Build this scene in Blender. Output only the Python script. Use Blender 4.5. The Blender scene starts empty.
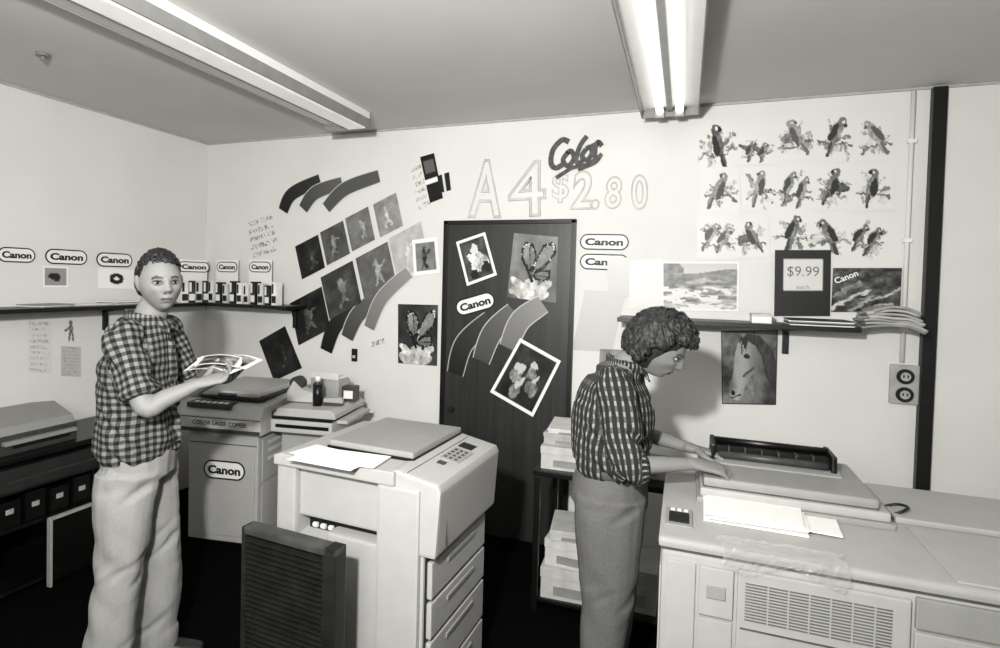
import bpy, bmesh, math, random
import numpy as np
from mathutils import Vector, Matrix, noise as mnoise
random.seed(3)
SC=bpy.context.scene
SC.view_settings.view_transform='Standard'
# ------------------------------------------------------------------ camera
F=565.0; PPX,PPY=477.0,295.8
yaw=math.radians(20.2); pit=math.radians(1.5); roll=0.025
CAM=Vector((3.56,-3.46,1.65))
fw=Vector((-math.sin(yaw)*math.cos(pit),math.cos(yaw)*math.cos(pit),-math.sin(pit)))
R0=Vector((math.cos(yaw),math.sin(yaw),0)); U0=R0.cross(fw)
RR=R0*math.cos(roll)+U0*math.sin(roll); UU=U0*math.cos(roll)-R0*math.sin(roll)
cd=bpy.data.cameras.new('camera'); cam=bpy.data.objects.new('camera',cd)
cd.sensor_fit='HORIZONTAL'; cd.sensor_width=36
cd.lens=F*36/1000
cd.shift_x=(500-PPX)/1000; cd.shift_y=-(324-PPY)/1000; cd.clip_start=.02
M=Matrix((RR,UU,-fw)).transposed().to_4x4(); M.translation=CAM
cam.matrix_world=M
SC.collection.objects.link(cam); SC.camera=cam
def ray(px,py): return fw+RR*((px-PPX)/F)+UU*((PPY-py)/F)
def onback(px,py,off=0.0):
    d=ray(px,py); t=(-off-CAM.y)/d.y; return CAM+d*t
def onleft(px,py,off=0.0):
    d=ray(px,py); t=(off-CAM.x)/d.x; return CAM+d*t
def onz(px,py,z):
    d=ray(px,py); t=(z-CAM.z)/d.z; return CAM+d*t
# ------------------------------------------------------------------ helpers
TINT=(1.005,.995,.955)
def G(g):
    t=max(g,0)**2.2; return (t*TINT[0],t*TINT[1],t*TINT[2],1)
MATS={}
def mat(name,g,rough=.5,metal=0,var=.04,scale=14,bump=0,emis=0,spec=.4):
    if name in MATS: return MATS[name]
    m=bpy.data.materials.new(name); m.use_nodes=True; nt=m.node_tree; b=nt.nodes['Principled BSDF']
    b.inputs['Roughness'].default_value=rough; b.inputs['Metallic'].default_value=metal
    b.inputs['Specular IOR Level'].default_value=spec
    tc=nt.nodes.new('ShaderNodeTexCoord'); n=nt.nodes.new('ShaderNodeTexNoise')
    n.inputs['Scale'].default_value=scale; n.inputs['Detail'].default_value=4
    nt.links.new(tc.outputs['Object'],n.inputs['Vector'])
    r=nt.nodes.new('ShaderNodeValToRGB'); r.color_ramp.elements[0].position=.3; r.color_ramp.elements[1].position=.7
    r.color_ramp.elements[0].color=G(g-var); r.color_ramp.elements[1].color=G(g+var)
    nt.links.new(n.outputs['Fac'],r.inputs['Fac']); nt.links.new(r.outputs['Color'],b.inputs['Base Color'])
    if bump:
        bp=nt.nodes.new('ShaderNodeBump'); bp.inputs['Strength'].default_value=bump; bp.inputs['Distance'].default_value=.01
        n2=nt.nodes.new('ShaderNodeTexNoise'); n2.inputs['Scale'].default_value=scale*12
        nt.links.new(tc.outputs['Object'],n2.inputs['Vector']); nt.links.new(n2.outputs['Fac'],bp.inputs['Height']); nt.links.new(bp.outputs['Normal'],b.inputs['Normal'])
    if emis:
        b.inputs['Emission Color'].default_value=(1,.99,.97,1); b.inputs['Emission Strength'].default_value=emis
    MATS[name]=m; return m
def attrmat(name,rough=.55,bump=0):
    m=bpy.data.materials.new(name); m.use_nodes=True; nt=m.node_tree; b=nt.nodes['Principled BSDF']
    a=nt.nodes.new('ShaderNodeAttribute'); a.attribute_name='Col'
    nt.links.new(a.outputs['Color'],b.inputs['Base Color']); b.inputs['Roughness'].default_value=rough; b.inputs['Specular IOR Level'].default_value=.3
    return m
PRINT=attrmat('printed_paper',.5); SKIN=attrmat('skin',.6)
def clothmat(name,mode,g1,g2,g3,per,duty):
    m=bpy.data.materials.new(name); m.use_nodes=True; nt=m.node_tree; b=nt.nodes['Principled BSDF']; N=nt.nodes.new; L=nt.links.new
    b.inputs['Roughness'].default_value=.9; b.inputs['Specular IOR Level'].default_value=.1
    a=N('ShaderNodeAttribute'); a.attribute_name='pat'; s=N('ShaderNodeSeparateXYZ'); L(a.outputs['Vector'],s.inputs[0])
    def band(o,per,duty):
        x=N('ShaderNodeMath'); x.operation='MULTIPLY'; x.inputs[1].default_value=1/per; L(o,x.inputs[0])
        f=N('ShaderNodeMath'); f.operation='FRACT'; L(x.outputs[0],f.inputs[0])
        l=N('ShaderNodeMath'); l.operation='LESS_THAN'; l.inputs[1].default_value=duty; L(f.outputs[0],l.inputs[0]); return l.outputs[0]
    bu=band(s.outputs[0],per,duty)
    bv=band(s.outputs[1],per if mode=='plaid' else per*1.6,duty if mode=='plaid' else .45)
    ad=N('ShaderNodeMath'); ad.operation='ADD'; L(bu,ad.inputs[0])
    if mode=='plaid': L(bv,ad.inputs[1])
    else:
        mu=N('ShaderNodeMath'); mu.operation='MULTIPLY'; L(bv,mu.inputs[0]); L(bu,mu.inputs[1]); L(mu.outputs[0],ad.inputs[1])
    h=N('ShaderNodeMath'); h.operation='MULTIPLY'; h.inputs[1].default_value=.5; L(ad.outputs[0],h.inputs[0]); src=h.outputs[0]
    r=N('ShaderNodeValToRGB'); r.color_ramp.interpolation='CONSTANT'
    r.color_ramp.elements[0].color=G(g1); r.color_ramp.elements[0].position=0
    r.color_ramp.elements[1].color=G(g3); r.color_ramp.elements[1].position=.9
    e=r.color_ramp.elements.new(.4); e.color=G(g2)
    L(src,r.inputs['Fac']); L(r.outputs['Color'],b.inputs['Base Color']); return m
def link(o): SC.collection.objects.link(o); return o
def mesh(name,v,f,m,par=None,loc=(0,0,0),rz=0,smooth=False):
    me=bpy.data.meshes.new(name); me.from_pydata([tuple(p) for p in v],[],[tuple(q) for q in f]); me.update()
    if m: me.materials.append(m)
    if smooth: me.polygons.foreach_set('use_smooth',[True]*len(me.polygons))
    o=bpy.data.objects.new(name,me); o.location=loc; o.rotation_euler=(0,0,rz); link(o)
    if par: o.parent=par
    return o
def tag(o,label,cat,group=None,kind=None):
    o['label']=label; o['category']=cat
    if group: o['group']=group
    if kind: o['kind']=kind
    return o
def thing(name,label,cat,loc,rz=0,group=None):
    o=bpy.data.objects.new(name,None); o.empty_display_size=.1; o.location=loc; o.rotation_euler=(0,0,rz); link(o)
    return tag(o,label,cat,group)
def bevmesh(o,bev,seg=2):
    if bev<=0: return o
    bm=bmesh.new(); bm.from_mesh(o.data)
    bmesh.ops.recalc_face_normals(bm,faces=bm.faces)
    bmesh.ops.bevel(bm,geom=list(bm.edges),offset=bev,segments=seg,affect='EDGES',profile=.7)
    bm.to_mesh(o.data); bm.free(); return o
def bx(name,x0,x1,y0,y1,z0,z1,m,par=None,bev=.006,rz=0):
    c=Vector(((x0+x1)/2,(y0+y1)/2,(z0+z1)/2)); a,b,d=(x1-x0)/2,(y1-y0)/2,(z1-z0)/2
    v=[(-a,-b,-d),(a,-b,-d),(a,b,-d),(-a,b,-d),(-a,-b,d),(a,-b,d),(a,b,d),(-a,b,d)]
    f=[(0,3,2,1),(4,5,6,7),(0,1,5,4),(1,2,6,5),(2,3,7,6),(3,0,4,7)]
    o=mesh(name,v,f,m,par,c,rz); return bevmesh(o,min(bev,a*.9,b*.9,d*.9))
def prism(name,prof,axis,a0,a1,m,par=None,bev=.005,loc=(0,0,0),rz=0):
    n=len(prof); v=[]
    for a in (a0,a1):
        for (p,q) in prof:
            v.append({'x':(a,p,q),'y':(p,a,q),'z':(p,q,a)}[axis])
    f=[tuple(range(n)),tuple(range(2*n-1,n-1,-1))]+[(i,n+i,n+(i+1)%n,(i+1)%n) for i in range(n)]
    o=mesh(name,v,f,m,par,loc,rz); bm=bmesh.new(); bm.from_mesh(o.data); bmesh.ops.recalc_face_normals(bm,faces=bm.faces); bm.to_mesh(o.data); bm.free()
    return bevmesh(o,bev)
def cyl(name,p0,p1,r,m,par=None,n=16,r1=None):
    p0=Vector(p0);p1=Vector(p1); c=(p0+p1)/2; t=(p1-p0).normalized(); a=t.orthogonal().normalized(); b=t.cross(a); r1=r if r1 is None else r1
    v=[];f=[]
    for p,rr in ((p0,r),(p1,r1)):
        for i in range(n):
            an=2*math.pi*i/n; v.append(p-c+a*math.cos(an)*rr+b*math.sin(an)*rr)
    f=[tuple(range(n-1,-1,-1)),tuple(range(n,2*n))]+[(i,(i+1)%n,n+(i+1)%n,n+i) for i in range(n)]
    o=mesh(name,v,f,m,par,c); 
    for p in o.data.polygons:
        if len(p.vertices)==4: p.use_smooth=True
    return o
def txt(s,w,h,m,name='lettering',par=None,loc=(0,0,0),tilt=0,rz=0,bold=0,shear=0,outline=0,ext=.0):
    cu=bpy.data.curves.new('t','FONT'); cu.body=s; cu.size=1; cu.offset=bold; cu.shear=shear; cu.align_x='CENTER'; cu.extrude=ext; cu.resolution_u=4
    if outline: cu.fill_mode='NONE'; cu.bevel_depth=outline; cu.bevel_resolution=1
    t=bpy.data.objects.new('t',cu); link(t); dg=bpy.context.evaluated_depsgraph_get(); dg.update()
    me=bpy.data.meshes.new_from_object(t.evaluated_get(dg)); bpy.data.objects.remove(t)
    n=len(me.vertices); co=np.zeros(n*3); me.vertices.foreach_get('co',co); co=co.reshape(-1,3)
    lo=co.min(0);hi=co.max(0); c=(lo+hi)/2; sx=w/(hi[0]-lo[0]); sy=h/(hi[1]-lo[1])
    x=(co[:,0]-c[0])*sx; z=(co[:,1]-c[1])*sy; y=-co[:,2]*min(sx,sy)
    if outline: y=y*.25
    me.vertices.foreach_set('co',np.stack([x,y,z],1).ravel()); me.update(); me.name=name
    me.materials.clear(); me.materials.append(m)
    o=bpy.data.objects.new(name,me); link(o); o.location=loc; o.rotation_euler=(0,tilt,rz)
    if par: o.parent=par
    return o
def stad(w,h,n=10,sq=.5):
    r=h*sq; P=[]
    for cx,cz,a0 in ((w/2-r,h/2-r,0),(-w/2+r,h/2-r,90),(-w/2+r,-h/2+r,180),(w/2-r,-h/2+r,270)):
        for i in range(n+1):
            a=math.radians(a0+90*i/n); P.append((cx+r*math.cos(a),cz+r*math.sin(a)))
    return P
INK=mat('black_ink',.07,.5,var=.01); WHITE=mat('white_card',.88,.5,var=.01); 
def oval(par,w,h,loc=(0,0,0),rz=0,tilt=0):
    P=stad(w,h); n=len(P)
    base=mesh('badge',[(x,0,z) for x,z in P]+[(x,.0015,z) for x,z in P],[tuple(range(n))]+[(i,n+i,n+(i+1)%n,(i+1)%n) for i in range(n)],INK,par,loc); base.rotation_euler=(0,tilt,rz)
    def inset(wk,hk,y,mm,nm):
        Q=stad(w-wk,h-hk); mesh(nm,[(x,y,z) for x,z in Q],[tuple(range(len(Q)))],mm,base)
    b=h*.17; inset(b,b,-.0006,WHITE,'badge_face')
    txt('Canon',w*.78,h*.46,INK,'lettering',base,(0,-.0012,0),bold=.045)
    return base
def wallsign(px,py,w,h,label,plane='back',off=.004,tilt=0,group=None):
    fn=onback if plane=='back' else onleft
    c=fn(px,py,off); W=(fn(px+w/2,py,off)-fn(px-w/2,py,off)).length; H=(fn(px,py+h/2,off)-fn(px,py-h/2,off)).length
    o=thing('oval_sign',label,'sign',c,0 if plane=='back' else math.pi/2,group)
    oval(o,W,H,tilt=tilt); return o
def hsh(i,j,s): 
    x=np.sin(i*127.1+j*311.7+s*74.7)*43758.5453; return x-np.floor(x)
def vn(u,v,s):
    i=np.floor(u);j=np.floor(v);a=u-i;b=v-j;a=a*a*(3-2*a);b=b*b*(3-2*b)
    return (hsh(i,j,s)*(1-a)+hsh(i+1,j,s)*a)*(1-b)+(hsh(i,j+1,s)*(1-a)+hsh(i+1,j+1,s)*a)*b
def fbm(u,v,sc,s=0):
    return .5*vn(u*sc,v*sc,s)+.3*vn(u*sc*2.1,v*sc*2.1,s+1)+.2*vn(u*sc*4.3,v*sc*4.3,s+2)
def warp(u,v,a,sc,s): return u+a*(fbm(u,v,sc,s)-.5),v+a*(fbm(u,v,sc,s+17)-.5)
def ell(u,v,cx,cy,rx,ry,deg=0):
    a=math.radians(deg);x=(u-cx)*math.cos(a)+(v-cy)*math.sin(a);y=-(u-cx)*math.sin(a)+(v-cy)*math.cos(a)
    return ((x/rx)**2+(y/ry)**2)<1
def poly(u,v,P):
    ins=np.zeros(u.shape,bool); n=len(P)
    for i in range(n):
        x0,y0=P[i];x1,y1=P[(i+1)%n]
        c=((y0>v)!=(y1>v)); xx=(x1-x0)*(v-y0)/((y1-y0) if y1!=y0 else 1e-9)+x0
        ins^=(c&(u<xx))
    return ins
def seg(u,v,x0,y0,x1,y1,w):
    dx,dy=x1-x0,y1-y0; t=np.clip(((u-x0)*dx+(v-y0)*dy)/(dx*dx+dy*dy+1e-9),0,1)
    return np.hypot(u-x0-t*dx,v-y0-t*dy)<w
def border(u,v,g,b,gb=.9): return np.where((u<b)|(u>1-b)|(v<b)|(v>1-b),gb,g)
def setcol(me,g):
    n=len(me.vertices); at=me.color_attributes.new('Col','FLOAT_COLOR','POINT'); t=np.clip(g,0,1)**2.2
    at.data.foreach_set('color',np.stack([t*TINT[0],t*TINT[1],t*TINT[2],np.ones(n)],1).ravel())
def poster(name,label,cat,C,fn,nu=40,nv=40,plane='back',off=.003,group=None):
    pf=onback if plane=='back' else onleft
    W=[np.array(pf(x,y,off)) for x,y in C]; c=sum(W)/4
    u,v=np.meshgrid(np.linspace(0,1,nu+1),np.linspace(0,1,nv+1)); u=u.ravel();v=v.ravel()
    P=(W[0][None]*((1-u)*(1-v))[:,None]+W[1][None]*(u*(1-v))[:,None]+W[2][None]*(u*v)[:,None]+W[3][None]*((1-u)*v)[:,None])-c
    F_=[(j*(nu+1)+i,(j+1)*(nu+1)+i,(j+1)*(nu+1)+i+1,j*(nu+1)+i+1) for j in range(nv) for i in range(nu)]
    o=mesh(name,P,F_,PRINT,None,tuple(c)); setcol(o.data,fn(u,v)+0*u); return tag(o,label,cat,group)
def quad(cx,cy,u,v):
    u=np.array(u)/2;v=np.array(v)/2;c=np.array((cx,cy)); return [tuple(c-u-v),tuple(c+u-v),tuple(c+u+v),tuple(c-u+v)]
# ------------------------------------------------------------------ room
wallm=mat('painted_wall',.82,.8,var=.012,scale=2.5,bump=.08,spec=.2)
ceilm=mat('painted_ceiling',.78,.8,var=.012,scale=2,spec=.2)
floorm=mat('dark_carpet',.06,1,var=.015,scale=60,bump=.4,spec=.02)
H=2.68; XR=5.5; YF=-5.2
def struct(o): o['kind']='structure'; return o
struct(bx('floor',-.1,XR+.1,YF-.1,.1,-.1,0,floorm,bev=0)); struct(bx('ceiling',-.1,XR+.1,YF-.1,.1,H,H+.1,ceilm,bev=0))
struct(bx('wall_back',-.1,XR+.1,0,.1,0,H,wallm,bev=0)); struct(bx('wall_left',-.1,0,YF,0,0,H,wallm,bev=0))
struct(bx('wall_front',-.1,XR+.1,YF-.1,YF,0,H,wallm,bev=0)); struct(bx('wall_right',XR,XR+.1,YF,0,0,H,wallm,bev=0))
doorm=bpy.data.materials.new('dark_stained_veneer'); doorm.use_nodes=True
nt=doorm.node_tree; b=nt.nodes['Principled BSDF']; b.inputs['Roughness'].default_value=.4
tc=nt.nodes.new('ShaderNodeTexCoord'); mp=nt.nodes.new('ShaderNodeMapping'); mp.inputs['Scale'].default_value=(30,10,1.0)
nn=nt.nodes.new('ShaderNodeTexNoise'); nn.inputs['Scale'].default_value=1; nn.inputs['Detail'].default_value=5
rp=nt.nodes.new('ShaderNodeValToRGB'); rp.color_ramp.elements[0].color=G(.13); rp.color_ramp.elements[1].color=G(.19); rp.color_ramp.elements[0].position=.3; rp.color_ramp.elements[1].position=.75
nt.links.new(tc.outputs['Object'],mp.inputs[0]); nt.links.new(mp.outputs[0],nn.inputs['Vector']); nt.links.new(nn.outputs['Fac'],rp.inputs[0]); nt.links.new(rp.outputs[0],b.inputs['Base Color'])
black=mat('black_paint',.07,.4,var=.01)
dl=onback(445,300).x; dr=onback(573,300).x; dt=onback(511,221).z
d1=struct(bx('door_1',dl+.02,dr-.02,-.022,-.001,0.01,dt-.02,doorm,bev=.003))
for nm,a in (('trim_1',(dl-.01,dl+.02)),('trim_2',(dr-.02,dr+.01))): struct(bx(nm,a[0],a[1],-.03,-.001,0,dt,black,bev=.002))
struct(bx('trim_3',dl-.01,dr+.01,-.03,-.001,dt-.02,dt+.005,black,bev=.002))
kn=onback(452,405); knob=cyl('door_knob',(dl+.075,-.022,kn.z-.02),(dl+.075,-.065,kn.z-.02),.02,mat('dull_brass',.25,.3,.8)); knob.parent=d1; knob.location=knob.location-d1.location
dx2=onback(921,300).x
struct(bx('trim_6',dx2,dx2+.06,-.04,-.001,0,H-.012,black,bev=.003))
struct(bx('trim_4',0,XR,-.012,0,H-.014,H,mat('cornice_paint',.64,.8),bev=.003)); struct(bx('trim_5',0,.012,YF,0,H-.014,H,MATS['cornice_paint'],bev=.003))
# lights
fixm=mat('enamel_white',.86,.35,var=.01); tubem=mat('lit_tube',.95,.4,emis=2.6); tubeo=mat('dim_tube',.9,.3,emis=.22)
fixs=mat('fixture_shade',.5,.5,var=.02)
def fixture(x0,x1,y0,y1,label,closed=False):
    o=thing('ceiling_light',label,'ceiling light',((x0+x1)/2,(y0+y1)/2,H)); w=(x1-x0)/2; l=(y1-y0)/2
    if closed:
        bx('housing',-w,w,-l,l,-.045,-.001,fixm,o,bev=.003)
        prism('diffuser_cover',[(-w*.05,-.045),(-w*.05,-.085),(w*.1,-.10),(w*.8,-.10),(w*.95,-.085),(w*.95,-.045)],'y',-l+.01,l-.01,tubeo,o,bev=.004)
        prism('reflector_wing',[(-w,-.045),(-w,-.06),(-w*.1,-.09),(-w*.05,-.045)],'y',-l+.01,l-.01,fixm,o,bev=.002)
        bx('cover_seam',-w*.09,-w*.03,-l,l,-.094,-.085,fixs,o,bev=.001); bx('reflector_rim',w*.95,w,-l,l,-.10,-.04,fixs,o,bev=.002); bx('reflector_rim',-w-.003,-w+.004,-l,l,-.065,-.03,fixs,o,bev=.002)
        bx('end_plate',-w,w,l-.006,l+.006,-.10,0,fixs,o,bev=.002); bx('end_plate',-w,w,-l-.006,-l+.006,-.10,0,fixs,o,bev=.002)
        return o
    prism('housing',[(-w*.45,-.001),(-w*.45,-.03),(-w,-.05),(-w,-.06),(w,-.06),(w,-.05),(w*.45,-.03),(w*.45,-.001)],'y',-l,l,fixm,o,bev=.002)
    for s in (-1,1):
        bx('reflector_rim',s*w-.006*(s>0),s*w+.006*(s<0),-l,l,-.10,-.055,fixs,o,bev=.002)
        cyl('fluorescent_tube',(s*w*.34,-l+.06,-.085),(s*w*.34,l-.06,-.085),.019,tubem,o)
        for e in (-1,1): bx('tube_holder',s*w*.34-.024,s*w*.34+.024,e*(l-.04)-.012,e*(l-.04)+.012,-.115,-.055,fixs,o,bev=.003)
    bx('centre_spine',-w*.1,w*.1,-l,l,-.075,-.058,fixs,o,bev=.002)
    for e in (-1,1): bx('end_plate',-w,w,e*l-.006,e*l+.006,-.10,0,fixs,o,bev=.002)
    return o
fixture(1.37,1.69,-3.0,-.38,'long white fluorescent ceiling batten with plastic cover near the side wall',True)
fixture(3.30,3.60,-2.9,-.16,'lit twin-tube fluorescent ceiling fitting with white reflector')
sp=onz(43,54,H); o=thing('ceiling_rose','small round grey fitting fixed to the ceiling','ceiling fitting',sp); cyl('base',(0,0,0),(0,0,-.012),.03,mat('grey_plastic',.45),o); cyl('nozzle',(0,0,-.012),(0,0,-.03),.012,MATS['grey_plastic'],o)
def area(name,loc,tgt,size,power):
    l=bpy.data.lights.new(name,'AREA'); l.energy=power; l.size=size; l.color=(1,.995,.975)
    o=bpy.data.objects.new(name,l); o.location=loc; o.rotation_euler=(Vector(tgt)-Vector(loc)).to_track_quat('-Z','Y').to_euler(); link(o)
area('flash',(3.2,-3.6,2.1),(2.0,0,1.55),.10,120)
area('ceiling_fill',(3.0,-4.0,1.9),(2.3,-2.0,2.68),.6,38)  # added uplight that brightens the ceiling, standing in for bounced flash
area('rear_fill',(2.4,-4.3,2.6),(2.2,-1.5,.4),1.2,12)  # unseen fill light added behind the camera to brighten the room
w=bpy.data.worlds.new('world'); SC.world=w; w.use_nodes=True; w.node_tree.nodes['Background'].inputs[0].default_value=(.5,.5,.49,1); w.node_tree.nodes['Background'].inputs[1].default_value=.2
# ------------------------------------------------------------------ shelves
edgem=mat('black_edge',.07,.4,var=.01)
ZS=1.44
def shelf(name,label,x0,x1,y0,y1,z,brk):
    o=thing(name,label,'shelf',((x0+x1)/2,(y0+y1)/2,z)); a=(x1-x0)/2;b_=(y1-y0)/2
    bx('board',-a,a,-b_,b_,-.024,0,edgem,o,bev=.002)
    for (p,q,d) in brk:
        if d=='y':
            bx('bracket',p-.015,p+.015,b_-.02,b_-.001,-.17,-.02,edgem,o,bev=.002); prism('bracket_arm',[(b_-.02,-.02),(b_-.02,-.05),(-b_+.03,-.03),(-b_+.03,-.02)],'x',p-.012,p+.012,edgem,o,bev=.001)
        else:
            bx('bracket',-a+.001,-a+.02,q-.015,q+.015,-.17,-.02,edgem,o,bev=.002); prism('bracket_arm',[(-a+.02,-.02),(-a+.02,-.05),(a-.03,-.03),(a-.03,-.02)],'y',q-.012,q+.012,edgem,o,bev=.001)
    return o
def yplane(px,py,y): return onback(px,py,-y)
xe=yplane(286,305,-.24).x
shelf('wall_shelf','black wall shelf holding brochures beside the corner',.0+.24,xe,-.24,-.002,ZS,[((xe-.24)/2-.10,0,'y')])
shelf('wall_shelf','long black wall shelf running along the side wall',.002,.24,-3.0,-.002,ZS,[(0,onleft(104,310).y+1.501,'x')])
xs0=yplane(617,320,-.25).x; xs1=yplane(862,328,-.25).x; ZR=yplane(700,321,-.25).z
shelf('wall_shelf','black wall shelf loaded with prints and papers',xs0,xs1,-.25,-.002,ZR,[(onback(785,340).x-(xs0+xs1)/2,0,'y'),(-(xs1-xs0)/2+.1,0,'y')])
# ------------------------------------------------------------------ wall art
def photo(seed,bg,fg,bd=.0,gb=.9):
    rnd=random.Random(seed); cx=.5+rnd.uniform(-.1,.1); sh=rnd.uniform(-.1,.1)
    def fn(u,v):
        g=bg+.22*(fbm(u,v,4,seed)-.5); U,V=warp(u,v,.2,7,seed)
        m=ell(U,V,cx,.30,.06,.06)|ell(U,V,cx+.02,.50,.09,.17,10*sh)|seg(U,V,cx,.62,cx-.10,.84,.035)|seg(U,V,cx,.62,cx+.12,.80,.035)|seg(U,V,cx,.42,cx+.22,.36,.022)
        g=np.where(m,fg+.45*(fbm(u,v,9,seed+5)-.5),g)
        return border(u,v,g,bd,gb) if bd else g
    return fn
k=0
for cx,cy,g in ((310,257,.11),(335,243,.30),(360,229,.42),(388,215,.52)):
    poster('art_photo','tilted dark portrait print in the ascending photo row','photo',quad(cx,cy,(23,-12),(7,33)),photo(k,g,g+.18),26,36,off=.003+.0005*k,group='tilted prints on the back wall'); k+=1
for cx,cy,g in ((310,316,.11),(341,290,.25),(376,271,.36),(409,251,.66)):
    poster('art_photo','larger tilted portrait print in the lower photo row','photo',quad(cx,cy,(32,-17),(9,42)),photo(k,g,min(g+.2,.75)),30,40,off=.003+.0005*k,group='tilted prints on the back wall'); k+=1
poster('art_photo','almost black tilted print above the copier','photo',[(259,341),(285,326),(302,368),(274,381)],photo(20,.1,.2),30,30,off=.004)
poster('art_photo','framed pale portrait print with white margin','photo',[(412,240),(437,237),(440,273),(414,276)],photo(21,.45,.2,.12),30,40,off=.009)
poster('photo_strip','black and white contact strip pinned to wall','photo',[(420,157),(434,153),(443,198),(430,203)],lambda u,v: np.where((v>.12)&(v<.4)&(u>.15)&(u<.85),.35,np.where((v>.5)&(v<.62),.9,.08)),24,40,off=.004)
poster('photo_strip','small tilted colour test strip','photo',[(437,176),(449,172),(451,190),(440,193)],lambda u,v: np.where((u>.4)&(u<.6),.8,.1),16,16,off=.005)
WB=.82
def scrib(seed,rows,ink=.45,bg=WB):
    def fn(u,v):
        r=np.floor(v*rows); f=v*rows-r; n=vn(u*26,r*7+np.floor(f*3),seed); wv=vn(u*60,v*rows*5,seed+3)
        return np.where((f>.25)&(f<.8)&(wv>.55)&(n>.32)&(u>.04+.1*hsh(r,r,seed))&(u<.95-.2*hsh(r,r*2,seed)),ink,bg)
    return fn
poster('handwritten_notice','pale handwritten price notice','notice',[(245,222),(277,211),(282,250),(250,260)],scrib(1,5,.4),60,50)
poster('handwritten_notice','narrow handwritten notice near the test strips','notice',[(408,168),(424,160),(432,205),(418,212)],scrib(2,6,.45),40,50,off=.0025)
poster('handwritten_notice','short handwritten note on wall','notice',[(368,340),(388,334),(389,344),(369,350)],scrib(4,1,.4),40,20)
def butter(bgs,seed):
    def fn(u,v):
        g=bgs+.3*(fbm(u,v,3,seed)-.5); U,V=warp(u,v,.07,6,seed)
        pet=ell(U,V,.45,.88,.42,.13)|ell(U,V,.22,.77,.2,.07,25)|ell(U,V,.74,.78,.2,.07,-25)|ell(U,V,.48,.73,.12,.06)
        g=np.where(pet,.72+.6*(fbm(u,v,10,seed)-.5),g)
        F1=[(.40,.60),(.26,.46),(.20,.24),(.30,.10),(.46,.14),(.55,.32),(.52,.52)]
        F2=[(.46,.60),(.56,.34),(.70,.14),(.92,.08),(.97,.24),(.84,.42),(.64,.54)]
        F3=[(.46,.62),(.66,.52),(.86,.50),(.88,.64),(.72,.72),(.54,.70)]
        for P_ in (F1,F2,F3):
            cx=sum(p[0] for p in P_)/len(P_);cy=sum(p[1] for p in P_)/len(P_)
            g=np.where(poly(U,V,P_),.06,g)
            Q=[(cx+(x-cx)*.74,cy+(y-cy)*.74) for x,y in P_]
            inn=poly(U,V,Q); th=np.arctan2(v-.62,u-.45); g=np.where(inn,np.where(np.abs(np.sin(5.5*th))<.17,.07,.44+.3*(fbm(u,v,6,2)-.4)),g)
            ring=poly(U,V,P_)&~inn; g=np.where(ring&(fbm(u,v,26,7)>.66),.8,g)
        g=np.where(seg(U,V,.34,.48,.48,.72,.026),.05,g); g=np.where(seg(U,V,.34,.48,.22,.38,.008),.06,g)
        return g
    return fn
poster('butterfly_poster','dark butterfly photograph on the plain wall','poster',[(398,304),(438,305),(437,366),(398,363)],butter(.2,4),66,88,off=.004)
DO=.025
poster('butterfly_poster','curling butterfly photograph stuck on the dark door','poster',[(514,233),(558,237),(556,303),(507,297)],butter(.42,9),70,92,off=DO+.001)
def moto(u,v):
    U,V=warp(u,v,.3,5,33)
    g=.2+.4*(fbm(u,v,5,30)-.4); g=np.where(ell(U,V,.55,.58,.3,.2,20),.72+.9*(fbm(u,v,9,31)-.5),g)
    g=np.where(ell(U,V,.35,.78,.12,.11)|ell(U,V,.72,.72,.11,.11),.1,g); g=np.where(ell(U,V,.5,.3,.1,.12),.8,g); return border(u,v,g,.07)
poster('action_photo','white-bordered action photograph on the dark door','photo',[(456,242),(485,232),(497,275),(467,286)],moto,44,56,off=DO+.001)
def group_ph(u,v):
    U,V=warp(u,v,.2,5,44)
    g=.10+.25*(fbm(u,v,4,40)-.4)
    for cx,cy,r in ((.3,.42,.07),(.55,.28,.07),(.72,.48,.06),(.45,.62,.07)):
        g=np.where(ell(U,V,cx,cy+.15,r*1.5,r*1.8),.35+.6*(fbm(u,v,14,41)-.3),g); g=np.where(ell(U,V,cx,cy,r,r*1.1),.72,g)
    return border(u,v,g,.06)
poster('group_photo','tilted white-bordered group photograph low on the door','photo',[(520,338),(561,361),(533,417),(490,392)],group_ph,56,64,off=DO+.0045)
def ribbon(C,W,g,label,off=.004,grad=.12,edge=.84):
    P=[onback(x,y,off) for x,y in C]; n=len(P)-1; pts=[];N=24
    for i in range(N+1):
        t=i/N*n; j=min(int(t),n-1); a=t-j; p0=P[max(j-1,0)];p1=P[j];p2=P[j+1];p3=P[min(j+2,n)]
        pts.append(.5*((2*p1)+(p2-p0)*a+(2*p0-5*p1+4*p2-p3)*a*a+(3*p1-p0-3*p2+p3)*a**3))
    c=sum(pts,Vector())/len(pts); v=[];gg=[]; sc=(onback(C[0][0],C[0][1]+1,off)-onback(C[0][0],C[0][1],off)).length
    K=14
    for i,p in enumerate(pts):
        t=(pts[min(i+1,N)]-pts[max(i-1,0)]).normalized(); nr=Vector((-t.z,0,t.x)); ww=W*sc*(.86+.14*math.sin(math.pi*i/N))/2
        for q in range(K+1):
            s=q/K*2-1; v.append(p-c+nr*ww*s); gg.append(edge if (s>.88 or s<-.93) else g+grad*(i/N))
    f=[(i*(K+1)+q,(i+1)*(K+1)+q,(i+1)*(K+1)+q+1,i*(K+1)+q+1) for i in range(N) for q in range(K)]
    o=mesh('ribbon_cutout',v,f,PRINT,None,c); setcol(o.data,np.array(gg)); return tag(o,label,'paper decoration','curved paper ribbon decorations')
L1='curved painted paper ribbon stuck to the wall'
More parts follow.
